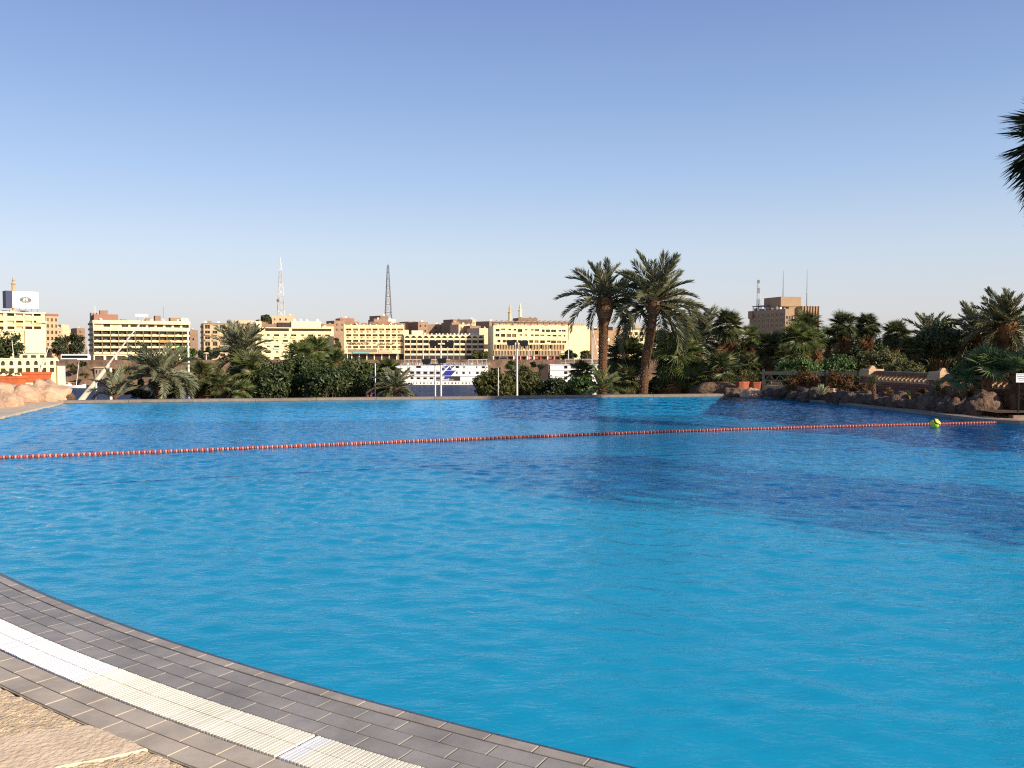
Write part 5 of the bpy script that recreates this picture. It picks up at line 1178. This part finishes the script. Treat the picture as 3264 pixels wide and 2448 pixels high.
for h in hs:
    if b.r.random() < .7: b.part('balcony', 'wall_bright', h[0] - .2, h[1] + .2, -.5, -.02, h[2] - .35, h[2] + .5)
blank = px(290, 528, 768, 1028); b.part('blank_screen_wall', 'wall_bright', blank[0], blank[1], -.9, -.02, blank[2], blank[3])
b.part('cornice', 'wall_bright', -.2, W + .2, -.6, -.02, H - .5, H + .2); b.part('canopy', 'wall_bright', px(420, 530, 660, 670)[0], W + .3, -1.6, -.62, px(420, 530, 660, 680)[2], px(420, 530, 660, 670)[3]); b.clutter(8, ('wall_tan', 'wall_sand'), 1.2)
bb0, bb1 = b.u(48), b.u(131); bz0, bz1 = b.z(48, 981), b.z(48, 927)
bd = b.part('billboard', 'billboard', bb0, bb1, 2, 2.6, bz0, bz1)
for q in range(5): MB().box(.5 + q * (bb1 - bb0 - 1) / 4, .75 + q * (bb1 - bb0 - 1) / 4, .61, .8, H - bz0 - .1, bz1 - bz0 - .2).build('strut', 'steel_grey', bd)
b.part('billboard_side', 'navy', b.u(27), bb0 - .05, 2.1, 8, bz0, bz1 + .1)
cxm, czm = (bb1 - bb0) / 2, (bz1 - bz0) * .5; q = MB()
for k in range(18):
    a0, a1 = 2 * math.pi * k / 18, 2 * math.pi * (k + .8) / 18; ri, ro = .7, 1.75
    q.prism([(cxm + ro * 1.5 * math.cos(a0), czm + ro * math.sin(a0)), (cxm + ro * 1.5 * math.cos(a1), czm + ro * math.sin(a1)), (cxm + ri * 1.5 * math.cos(a1), czm + ri * math.sin(a1)), (cxm + ri * 1.5 * math.cos(a0), czm + ri * math.sin(a0))][::-1], -.03, -.01)
for dx in (-1.9, 1.9): q.prism([(cxm + dx - .7, czm - .75), (cxm + dx + .7, czm - .75), (cxm + dx + .7, czm + .75), (cxm + dx - .7, czm + .75)], -.035, -.012)
q.prism([(cxm - .5, czm - .6), (cxm + .5, czm - .6), (cxm, czm + .75)], -.03, -.01); q.build('emblem', 'emblem_grey', bd)
b = Bld('apartment_house', 'narrow tan flats with red roof edge behind corner hotel', 148, 462, 187, 470, 1000, 14, 'wall_tan'); W, H = b.W, b.H
hs = [(W * (i + .2) / 3, W * (i + .75) / 3, H - 4 - k * 3.3, H - 2.2 - k * 3.3) for i in range(3) for k in range(6)]; b.shell(hs, .5); b.windows(hs, depth=.4); b.part('cornice', 'tin_red', -.1, W + .1, -.3, -.01, H - 1.0, H + .1); b.part('hanging_sign', 'teal_paint', -2.2, -.3, -.5, -.2, H - 12, H - 5)
# --- arcade on the river bank
b = Bld('arcade_building', 'low yellow riverside arcade with two rows of openings', -60, 372, 177, 395, 1143, 9, 'wall_yellow', base=NZ - .5, group='buildings along the far embankment'); W, H = b.W, b.H
n_ = 9; up = [(W * (i + .25) / n_, W * (i + .72) / n_, H - 3.1, H - 1.15) for i in range(n_)]; lo = [(W * (i + .2) / n_, W * (i + .78) / n_, H - 6.4, H - 4.3) for i in range(n_)]
b.shell(up + lo, 1.0); b.windows(up + lo, depth=.9, mats=('shop_dark', 'recess_shade'))
for h in up:
    for s_ in (0, 1): 
        q = MB(); u_ = h[s_]; d_ = (h[1] - h[0]) * .22 * (1 if s_ == 0 else -1); q.prism([(u_, h[3]), (u_ + d_, h[3]), (u_, h[3] - .7)][:: (1 if s_ == 0 else -1)], .02, .9); q.build('arch_corner', 'wall_yellow', b.root)
b.part('cornice', 'wall_bright', -.1, W + .1, -.4, -.01, H - .35, H + .1); b.part('string_course', 'wall_bright', -.1, W + .1, -.25, -.01, H - 3.9, H - 3.5); b.part('bastion', 'wall_bright', W + .05, W + 3.4, -1.5, 6, 0, H - 3.6)
b = Bld('quay_house', 'grey stone landing house on the bank below cream block', 300, 428, 345, 429, 1170, 8, 'wall_grey', base=NZ - .5); W, H = b.W, b.H
hs = [(W * (i + .25) / 4, W * (i + .7) / 4, H - 3.2, H - 1.4) for i in range(4)]; b.shell(hs, .4); b.windows(hs, depth=.3); b.part('cornice', 'wall_tan', -.3, W + .3, -.5, -.01, H - .5, H + .15)

# --- houses of the town behind, one by one
HS = [  # x0, x1, ytop, depth, wall, label
 (196, 222, 1035, 640, 'wall_sand', 'pale sandy house far behind the dark street trees'), (222, 250, 1050, 700, 'wall_sand', 'low sandy house beside the pale sandy house'), (246, 272, 1046, 660, 'wall_brick', 'brick house beside the brown side of cream block'), (186, 200, 1046, 600, 'wall_tan', 'narrow tan house next to red roof edge flats'),
 (606, 632, 1052, 560, 'wall_brick', 'shaded brick house between cream block and tan flats'), (826, 872, 1018, 600, 'wall_brown', 'dark brick house with trees on the roof line'), (868, 940, 1006, 600, 'wall_sand', 'tan house at the foot of the red white tower'), (1028, 1066, 1032, 560, 'wall_brown', 'dark shed roofed house left of the red houses'),
 (1066, 1100, 1022, 570, 'wall_brick', 'brick house left of the salmon house'), (1084, 1130, 1014, 600, 'wall_red', 'salmon red house with tiny top windows'), (1192, 1238, 1018, 575, 'wall_brick', 'reddish brick house in front of grey tower'), (1213, 1238, 1006, 590, 'wall_brick', 'brick rooftop tower beside the grey lattice tower'), (1236, 1262, 1018, 600, 'wall_cream', 'cream gabled house beside the grey lattice tower'), (1250, 1292, 1030, 570, 'wall_brick', 'low brick house right of the cream gabled house'),
 (1303, 1332, 1025, 600, 'wall_brown', 'dark brick house with flat roof above arched hotel'), (1333, 1364, 1026, 580, 'wall_brick', 'blank brick house above the arched hotel'), (1364, 1436, 1034, 640, 'wall_brown', 'wide brown house behind the arched hotel'), (1440, 1468, 1028, 600, 'wall_brown', 'shaded brown house beside the pinkish house'), (1462, 1500, 1034, 580, 'wall_sand', 'pinkish house with two small windows above arched hotel'), (1444, 1472, 1018, 625, 'wall_brick', 'brick stair tower above the pinkish house'), (1498, 1532, 1038, 575, 'wall_brick', 'reddish blank house right of the pinkish house'), (1506, 1518, 1018, 620, 'wall_sand', 'small water tower block on the roofs'), (1528, 1556, 1046, 560, 'wall_sand', 'pale house left of the bright yellow block'), (1560, 1580, 1024, 600, 'wall_brown', 'dark house behind the bright yellow block corner'),
 (1653, 1713, 1013, 620, 'wall_brick', 'big brick house next to the round minaret'), (1880, 1900, 1050, 600, 'wall_brick', 'brick house between bright yellow block and palms'), (1935, 1975, 1046, 610, 'wall_brown', 'dark roofed house between the tall palm trunks'), (2050, 2100, 1046, 600, 'wall_brick', 'brick house behind the leaning palm trunk'),
 (3072, 3100, 1078, 520, 'wall_brick', 'brick house seen left of the big date palm'), (3096, 3122, 1092, 500, 'wall_bright', 'bright yellow house below the leaning date palm'), (3225, 3300, 1076, 480, 'wall_bright', 'bright yellow house right of the big date palm'), (2895, 2935, 1085, 560, 'wall_sand', 'sandy house left of the round dark tree')]
for i, (x0, x1, yt, Y, wm, lb) in enumerate(HS):
    b = Bld('town_house', lb, x0, Y, x1, Y + 4, yt, 14, wm, cat='house', group='houses of the town behind'); W, H = b.W, b.H
    nc = max(1, int(W / 3.6)); hs = [(W * (k + .3) / nc, W * (k + .3) / nc + 1.1, H - 3.3 - q * 3.3, H - 1.9 - q * 3.3) for k in range(nc) for q in range(2) if b.r.random() < .7]
    b.shell(hs, .35); b.windows(hs, depth=.28)
    for s_ in range(max(1, int(W / 4))):
        uu = b.r.uniform(0, W - 1.5); b.part('parapet', wm, uu, uu + 1.4, .02, .4, H, H + b.r.uniform(.3, .9))
    if b.r.random() < .7: b.dish(b.r.uniform(1, max(1.1, W - 1)), 2, H, .8)
# minarets
def minaret(label, x, ytop, ybase, Y, rad, mat):
    t_ = at(x, ytop, Y); h = t_.z - BZ; root = empty('minaret', (t_.x, Y, BZ), 0, label, 'minaret', 'minarets on the skyline'); hv = at(x, ybase, Y).z - BZ; v = h - hv
    q = MB(); q.lathe([(rad, 0), (rad, hv + v * .45), (rad * .92, hv + v * .46)], 8); q.build('shaft', mat, root)
    q = MB(); q.lathe([(rad * .9, hv + v * .462), (rad * 1.45, hv + v * .50), (rad * 1.45, hv + v * .54), (rad * .75, hv + v * .55)], 8); q.build('gallery', mat, root)
    q = MB(); q.lathe([(rad * .7, hv + v * .552), (rad * .68, hv + v * .70), (rad * .95, hv + v * .72), (rad * .55, hv + v * .75), (rad * .55, hv + v * .82), (rad * .12, hv + v * .97), (rad * .05, h)], 8); q.build('finial', mat, root)
minaret('slim square minaret left of the round minaret', 1625, 968, 1025, 680, 1.15, 'wall_sand')
minaret('round minaret with gallery beside the big brick house', 1658, 966, 1015, 680, 1.2, 'wall_cream')
minaret('brown minaret rising behind the rooftop billboard', 42, 880, 930, 520, 1.0, 'wall_tan')
# trees of the embankment
TR = [('dark green street tree in front of the corner hotel', -30, 76, 1052, 1150, 408, 'hedge_leaf'), ('dark street tree beside the corner hotel passage', 165, 215, 1075, 1140, 455, 'dark_leaf'), ('broad dark street tree behind the tour bus', 190, 272, 1060, 1135, 470, 'dark_leaf'), ('green street tree at the right end of cream block', 560, 626, 1104, 1146, 468, 'green_leaf'), ('dark street tree under the tan flats', 625, 700, 1108, 1150, 478, 'dark_leaf'),
      ('flat topped acacia in front of the arched hotel', 1500, 1562, 1118, 1150, 470, 'olive_leaf'), ('dark street tree below the blank yellow end wall', 1788, 1838, 1118, 1156, 468, 'dark_leaf'), ('street tree right of the blank yellow end wall', 1850, 1885, 1115, 1156, 468, 'olive_leaf'), ('small conifer between the shops and the small ship', 1690, 1710, 1152, 1180, 449, 'dark_leaf'), ('bushy tree between yellow flats and plain yellow hotel', 1064, 1086, 1075, 1135, 500, 'olive_leaf'), ('grey tree on the roof line by the red white tower', 832, 862, 1003, 1026, 590, 'hedge_leaf'), ('pale green tree behind the olive shrub', 1610, 1650, 1150, 1185, 449, 'green_leaf')]
for i, (lb, x0, x1, y0, y1, Y, mt) in enumerate(TR):
    shrub(lb, x0, x1, y0, y1, Y, mt, 2600, .75, 400 + i, 'tree', 'street_tree', 34, group='trees along the far embankment', gz=BZ if y1 < 1160 else NZ + 2)
# ships
def ship(label, x0, x1, Y, ytop, ywl, decks, blue):
    a, c = at(x0, ywl, Y), at(x1, ywl, Y); W = c.x - a.x; H = at(x0, ytop, Y).z - NZ
    root = empty('river_ship', (a.x, Y, NZ), 0, label, 'ship', 'cruise ships moored at the far bank'); D = 13; fh = (H - 1.9) / decks
    hp = [(0, 0), (W * .9, 0), (W, D * .5), (W * .9, D), (0, D), (-2, D * .5)]
    MB().slab(hp, -.8, 1.9).build('hull', 'ship_white', root)
    MB().slab([(x, y - .06 if y < 1 else y) for x, y in hp][:2] + [(W * .9, .05), (0, .05)], -.79, .12).build('waterline_stripe', 'ship_grey', root)
    for k in range(decks):
        o = MB().box(.5, W * .9, .25, D - .3, 1.9 + k * fh, 1.9 + (k + 1) * fh - .16).build('deck_house', 'ship_white', root); MB().box(.3, W * .9 + .3, -.15, D - .1, 1.9 + (k + 1) * fh - .158, 1.9 + (k + 1) * fh - .0).build('deck_edge', 'ship_white', root)
    return root, W, H, fh, a.x
root, W, H, fh, ax = ship('white river cruise ship with blue slanting stripes', 1225, 1590, 428, 1164, 1227.5, 3, True)
def su(x): return at(x, 1200, 428).x - ax
def sz(y): return at(1400, y, 428).z - NZ
s4 = 400 / 2212
def sx(v): return su(1240 + v * s4)
def szz(v): return sz(1120 + v * s4)
def pane(name, mat, x0, x1, y0, y1, yy=.22): MB().box(sx(x0), sx(x1), yy - .05, yy, szz(y1), szz(y0)).build(name, mat, root)
for x0, x1, r0, r1 in [(480, 562, 255, 292), (1180, 1232, 260, 296), (1315, 1332, 262, 298), (1538, 1550, 262, 298), (372, 440, 355, 396), (482, 550, 355, 396), (608, 672, 357, 398), (718, 786, 357, 398), (832, 896, 358, 398), (1186, 1206, 360, 398), (1296, 1334, 360, 398), (1414, 1430, 360, 398), (1536, 1580, 360, 398), (384, 426, 454, 490), (490, 546, 455, 492), (608, 664, 456, 492), (718, 778, 456, 492), (-60, 0, 355, 396), (-60, 0, 454, 490), (1640, 1690, 360, 398), (1640, 1690, 262, 298), (-60, -10, 255, 292)]:
    pane('window', 'glass', x0, x1, r0, r1); pane('window_frame', 'steel_white', x0 - 5, x0 - 1, r0 - 3, r1 + 3, .2); pane('window_frame', 'steel_white', x1 + 8, x1 + 14, r0, r1, .2)
for x in (205, 322, 445, 675): pane('window_frame', 'ship_grey', x, x + 5, 255, 295)
pane('open_lobby', 'shop_dark', 1060, 1255, 445, 520, .24); pane('open_lobby', 'shop_dark', 825, 900, 455, 518, .24); pane('stripe', 'ship_grey', 165, 905, 405, 414); pane('stripe', 'ship_grey', 165, 905, 428, 436); pane('stripe', 'ship_grey', -80, 1500, 515, 523, -.155)
pane('stripe', 'ship_grey', 1180, 1640, 322, 329); pane('stripe', 'ship_grey', 930, 1800, 226, 232, -.16)
for k in range(26): pane('balustrade', 'steel_white', 830 + k * 12, 834 + k * 12, 486, 518, .1)
for v in range(5):
    for r in (368, 466): MB().prism([(sx(163 + v * 39) + .35 * math.cos(q * .785), szz(r) + .35 * math.sin(q * .785)) for q in range(8)], .1, .22).build('porthole', 'glass', root)
for v in (362, 400, 436): MB().prism([(sx(v) + .3 * math.cos(q * .785), szz(558) + .3 * math.sin(q * .785)) for q in range(8)], -.05, -.01).build('porthole', 'glass', root)
for k, v in enumerate(range(480, 1480, 62)): MB().box(sx(v), sx(v + (26 if k % 3 else 14)), -.05, -.01, szz(572), szz(546)).build('window', 'glass' if 880 < v < 1240 else 'shutter', root)
def para(name, mat, pts, yy): MB().prism([(sx(x), szz(y)) for x, y in pts], yy - .05, yy).build(name, mat, root)
para('blue_stripe', 'ship_blue', [(890, 345), (1010, 232), (1075, 232), (958, 345)], .02); para('blue_stripe', 'ship_blue', [(925, 432), (1105, 232), (1180, 232), (1000, 432)], .0); para('blue_stripe', 'ship_blue', [(965, 480), (1090, 330), (1185, 330), (1050, 480)], -.06)
for dx in (0, 28, 56): para('blue_stripe', 'ship_blue', [(795 + dx, 342), (812 + dx, 320), (825 + dx, 320), (808 + dx, 342)], .02)
lettering(root, 'C', 2.0, (sx(957), -.08, szz(300)), 'ship_white', bold=.04); lettering(root, 'C', 2.0, (sx(1072), -.08, szz(300)), 'ship_white', bold=.04)
for k in range(60): MB().box(sx(-60 + k * 31), sx(-56 + k * 31), -.05, .05, H - .02, H + 1.1).build('rail_post', 'steel_white', root)
MB().box(sx(-60), sx(1790), -.06, .06, H + 1.1, H + 1.2).build('rail', 'steel_white', root)
for x0, x1 in ((270, 560), (730, 1060), (1390, 1725)):
    MB().box(sx(x0), sx(x1), 2, 9, H + 2.6, H + 2.75).build('sun_canopy', 'white_paint', root)
    for q in range(5): MB().box(sx(x0 + (x1 - x0) * q / 4.1), sx(x0 + (x1 - x0) * q / 4.1 + 5), 2, 2.2, H, H + 2.6).build('canopy_post', 'steel_white', root)
r9 = random.Random(9)
for k in range(40): MB().box(0, .7, 0, .7, 0, r9.uniform(.5, 1.0)).build('deck_chair', r9.choice(('wall_tan', 'white_paint', 'wall_brick')), root).location = (sx(100 + k * 42), 1.0 + r9.random() * 2, H)
root, W, H, fh, ax = ship('small white ship moored behind the low dark shrub', 1750, 1935, 428, 1162, 1222, 3, False)
MB().box(-4.6, -.4, -.2, 12, -.5, H + .1).build('stern_block', 'shop_dark', root)
for k in range(3):
    for i in range(7): MB().box(7.4 + i * 3.2, 9.0 + i * 3.2, .17, .22, 2.6 + k * fh, 4.0 + k * fh).build('window', 'shutter' if i % 2 else 'glass', root)
for k in range(18): MB().box(6 + k * 1.3, 6.08 + k * 1.3, -.05, .05, H - .02, H + 1.1).build('rail_post', 'steel_white', root)
MB().box(6, 29, -.06, .06, H + 1.1, H + 1.2).build('rail', 'steel_white', root); MB().box(8, 26, 3, 9, H + 2.5, H + 2.65).build('sun_canopy', 'white_paint', root)
for k in range(5): MB().box(8.2 + k * 4.2, 8.35 + k * 4.2, 3.1, 3.3, H, H + 2.5).build('canopy_post', 'steel_white', root)
# feluccas
def felucca(label, xm, Y, mast_top, yard, hull_l=9, sail=.0, mat='white_paint', hm='ship_white', mlean=None):
    m0 = at(xm, mast_top, Y); root = empty('sailing_boat', (m0.x, Y, NZ), 0, label, 'boat', 'sailing boats on the river'); vs = []; n = 9; fs = []
    for i in range(n):
        t = i / (n - 1); x = (t - .5) * hull_l; w = .16 * hull_l * math.sin(math.pi * min(1, .18 + .82 * t)) ** .7 if t < 1 else .02; zt = .9 + .9 * t ** 3
        vs += [(x, -w, zt), (x, -w * .6, -.25), (x, w * .6, -.25), (x, w, zt)]
    for i in range(n - 1):
        for k in range(3): fs.append((i * 4 + k, (i + 1) * 4 + k, (i + 1) * 4 + k + 1, i * 4 + k + 1))
        fs.append((i * 4 + 3, (i + 1) * 4 + 3, (i + 1) * 4, i * 4))
    fs += [(0, 1, 2, 3), ((n - 1) * 4 + 3, (n - 1) * 4 + 2, (n - 1) * 4 + 1, (n - 1) * 4)]
    MB().add(vs, fs).build('hull', hm, root); zt = m0.z - NZ; lean = 0 if mlean is None else at(mlean, mast_top, Y).x - m0.x
    MB().tube([(0, 0, .5), (lean, 0, zt)], [hull_l * .018, hull_l * .011], 7).build('mast', mat, root)
    if yard:
        a, c = at(yard[0], yard[1], Y), at(yard[2], yard[3], Y); A, C = Vector((a.x - m0.x, -.35, a.z - NZ)), Vector((c.x - m0.x, -.35, c.z - NZ)); w = yard[4]
        MB().tube([A, A.lerp(C, .5), C], [w, w * .8, w * .4], 7).build('yard', mat, root)
        if sail:
            P = [A.lerp(C, sail * k / 7) + Vector((0, -.02, -.1)) for k in range(8)]; MB().tube(P, [w * 1.2, w * 2.3, w * 2.6, w * 2.4, w * 2.0, w * 1.7, w * 1.5, w * 1.1], 8).build('furled_sail', 'sail_cloth', root)
felucca('near sailing boat with long slanting yard and furled sail', 352, 85, 1172, (185, 1375, 473, 1003, .13), 11, .58)
felucca('near sailing boat with bare mast before the cream block', 604, 88, 1045, None, 9, mlean=598)
felucca('white sailing boat with leaning mast at the bank', 241, 395, 1152, None, 9, mlean=252)
felucca('sailing boat with tilted mast in front of the arcade', 52, 350, 1085, None, 11, mlean=38)
felucca('sailing boat with crossed mast and yard near the arcade end', 131, 352, 1062, (128, 1190, 163, 1088, .22), 11, .6, mlean=120)
felucca('sailing boat with mast beside the shaggy palm trunk', 1888, 330, 1030, (1912, 1170, 1886, 1032, .16), 10, mlean=1890)
for x, y, l, lb in ((212, 1219, 6, 'white motor launch moored left of leaning mast boat'), (188, 1217, 5, 'white motor launch moored at the arcade end')):
    p_ = at(x, y, 398); mo = empty('motor_boat', (p_.x, 398, NZ), 0, lb, 'boat', 'motor launches at the bank'); MB().slab([(-l, -1.1), (l * .7, -1.2), (l, 0), (l * .7, 1.2), (-l, 1.1)], -.2, 1.0).build('hull', 'ship_white', mo); MB().box(-l * .6, l * .3, -.9, .9, 1.0, 2.3).build('cabin', 'ship_white', mo); MB().box(-l * .5, l * .2, -.93, -.905, 1.5, 2.0).build('window', 'glass', mo); MB().box(-l * .8, l * .5, -1.1, 1.1, 2.302, 2.45).build('canopy', 'wall_tan', mo)
# bus, cars, kiosk, lamps
def vehicle(label, name, x0, x1, Y, h, mat, strip_mat, cat):
    a, c = at(x0, 1150, Y), at(x1, 1150, Y); L_ = c.x - a.x; root = empty(name, (a.x, Y, BZ), 0, label, cat); W = 2.4 if h > 2 else 1.7
    if h > 2: MB().prism([(0, .5), (L_, .5), (L_, h * .7), (L_ - .4, h), (.2, h), (0, h * .8)], 0, W).build('body', mat, root); MB().box(.4, L_ - .4, -.03, -.005, h * .5, h * .85).build('window_band', 'glass', root); MB().box(0.1, L_ * .6, -.03, -.004, .6, h * .38).build('stripe', strip_mat, root); MB().box(.3, L_ - .5, .2, W - .2, h, h + .25).build('roof', strip_mat, root)
    else: MB().prism([(0, .3), (L_, .3), (L_, .8), (L_ * .78, .9), (L_ * .65, h), (L_ * .25, h), (L_ * .1, .9), (0, .85)], 0, W).build('body', mat, root); MB().prism([(L_ * .22, .92), (L_ * .72, .92), (L_ * .63, h - .08), (L_ * .28, h - .08)], -.02, -.004).build('window', 'glass', root)
    for u in (L_ * .18, L_ * .8):
        r_ = .5 if h > 2 else .32; MB().prism([(u + r_ * math.cos(k * .628), r_ + r_ * math.sin(k * .628)) for k in range(10)], -.04, .25).build('wheel', 'tyre', root)
vehicle('white and blue tour bus parked before street trees', 'tour_bus', 194, 282, 436, 3.6, 'ship_white', 'blue_paint', 'bus')
vehicle('white car parked left of the tour bus', 'parked_car', 161, 187, 428, 1.5, 'ship_white', 'blue_paint', 'car')
vehicle('grey van parked under the bright yellow block', 'parked_van', 1592, 1618, 455, 2.3, 'steel_grey', 'navy', 'van')
kk = at(1783, 1150, 470); kx = empty('kiosk', (kk.x, 470, BZ), 0, 'small yellow kiosk frame right of the red shops', 'kiosk')
for u in (0, 3.4): MB().box(u, u + .5, 0, .5, 0, 3.4).build('post', 'yellow_paint', kx)
MB().box(0, 3.9, -.1, 2.5, 3.4, 4.0).build('roof', 'yellow_paint', kx); MB().box(.6, 3.3, .3, .5, 1.2, 3.2).build('sign_panel', 'yellow_paint', kx)
for x, yt, Y, lb in ((280, 1090, 440, 'white lamp post beside the brown side of cream block'), (1107, 1098, 455, 'thin pole left of the plain yellow hotel'), (1268, 1103, 455, 'thin pole before the plain yellow hotel shops'), (1349, 1112, 455, 'pale pole in front of the arched hotel'), (1686, 1118, 455, 'thin pole before the bright yellow block shops'), (1812, 1085, 455, 'thin pole at the blank yellow end wall'), (657, 1127, 455, 'mushroom shaped lamp below the tan flats')):
    t_ = at(x, yt, Y); lp = empty('lamp_post', (t_.x, Y, BZ), 0, lb, 'lamp post', 'lamp posts along the far embankment'); h = t_.z - BZ; MB().tube([(0, 0, 0), (0, 0, h)], [.28, .16], 6).build('post', 'white_paint', lp)
    if x == 657: q = MB(); q.lathe([(.2, h - .3), (1.4, h), (1.2, h + .5), (.3, h + .7)], 10); q.build('lamp_hood', 'wall_sand', lp)
    else: MB().box(-.6, .6, -.15, .15, h - .15, h + .1).build('lamp_head', 'white_paint', lp)
# unseen tree right of the terrace: casts the broad soft shade across the water
def shade_tree(label, x, y, zc, rx, rz, n, seed):
    r = random.Random(seed); root = empty('shade_tree', (x, y, .02), 0, label, 'tree', 'shade trees round the terrace'); cen = Vector((0, 0, zc))
    cl = [(cen + Vector((r.gauss(0, .42) * rx, r.gauss(0, .42) * rx, max(-.95, min(.95, r.gauss(0, .5))) * rz)), .5) for _ in range(150)]; v, f = [], []
    for k in range(n):
        c = cl[k % 150][0] + Vector((r.gauss(0, .38), r.gauss(0, .38), r.gauss(0, .38))); a_ = Vector((r.uniform(-1, 1), r.uniform(-1, 1), r.uniform(-1, 1))).normalized() * .15; b_ = a_.cross(Vector((r.uniform(-1, 1), r.uniform(-1, 1), r.uniform(-1, 1)))).normalized() * .07; i = len(v); v += [c - a_, c - b_, c + a_, c + b_]; f.append((i, i + 1, i + 2, i + 3))
    link('crown', tri_mesh('crown', v, f, ['hedge_leaf']), root); q = MB()
    q.tube([(0, 0, -.05), (.05, .1, zc * .3), (0, 0, zc * .6)], [.34, .26, .2], 10)
    for c, _ in cl[:30]: q.tube([(0, 0, zc * .4), Vector((0, 0, zc * .55)).lerp(c, .5), c], [.12, .07, .02], 5)
    q.build('trunk', 'bark_date', root)
shade_tree('tall dense shade tree on the terrace by the pool bend', 22.8, 2.2, 7.8, 3.6, 5.0, 4200, 1)

BL = ['dusty bush on the embankment left of the stone landing house', 'dark bush on the embankment behind the arching young date palm', 'dusty bush on the embankment right of the stone landing house', 'dark bush on the embankment below the bare boat mast', 'dusty bush low on the embankment before the tan flats', 'dark bush on the embankment behind the bushy grey date palm', 'dusty bush on the embankment above the round olive shrub', 'dark bush low on the embankment left of the small ship', 'dusty bush on the embankment at the small ship stern', 'dark bush on the embankment below the tour bus', 'dusty bush at the embankment top below the tour bus end', 'dark bush low on the embankment near the leaning mast boat']
for i, (x, y, w) in enumerate(((355, 1190, 26), (395, 1180, 30), (440, 1196, 28), (620, 1180, 30), (655, 1200, 26), (700, 1186, 24), (1580, 1178, 16), (1700, 1196, 20), (1725, 1170, 14), (230, 1172, 22), (262, 1160, 18), (270, 1196, 16))):
    shrub(BL[i], x - w, x + w, y - w * .5, y + w * .4, 427 if x > 500 else 421, 'olive_leaf' if i % 2 else 'dark_leaf', 700, .6, 600 + i, 'shrub', 'bank_bush', 14, group='bushes on the far embankment', gz=at(x, y + w * .4, 425).z)
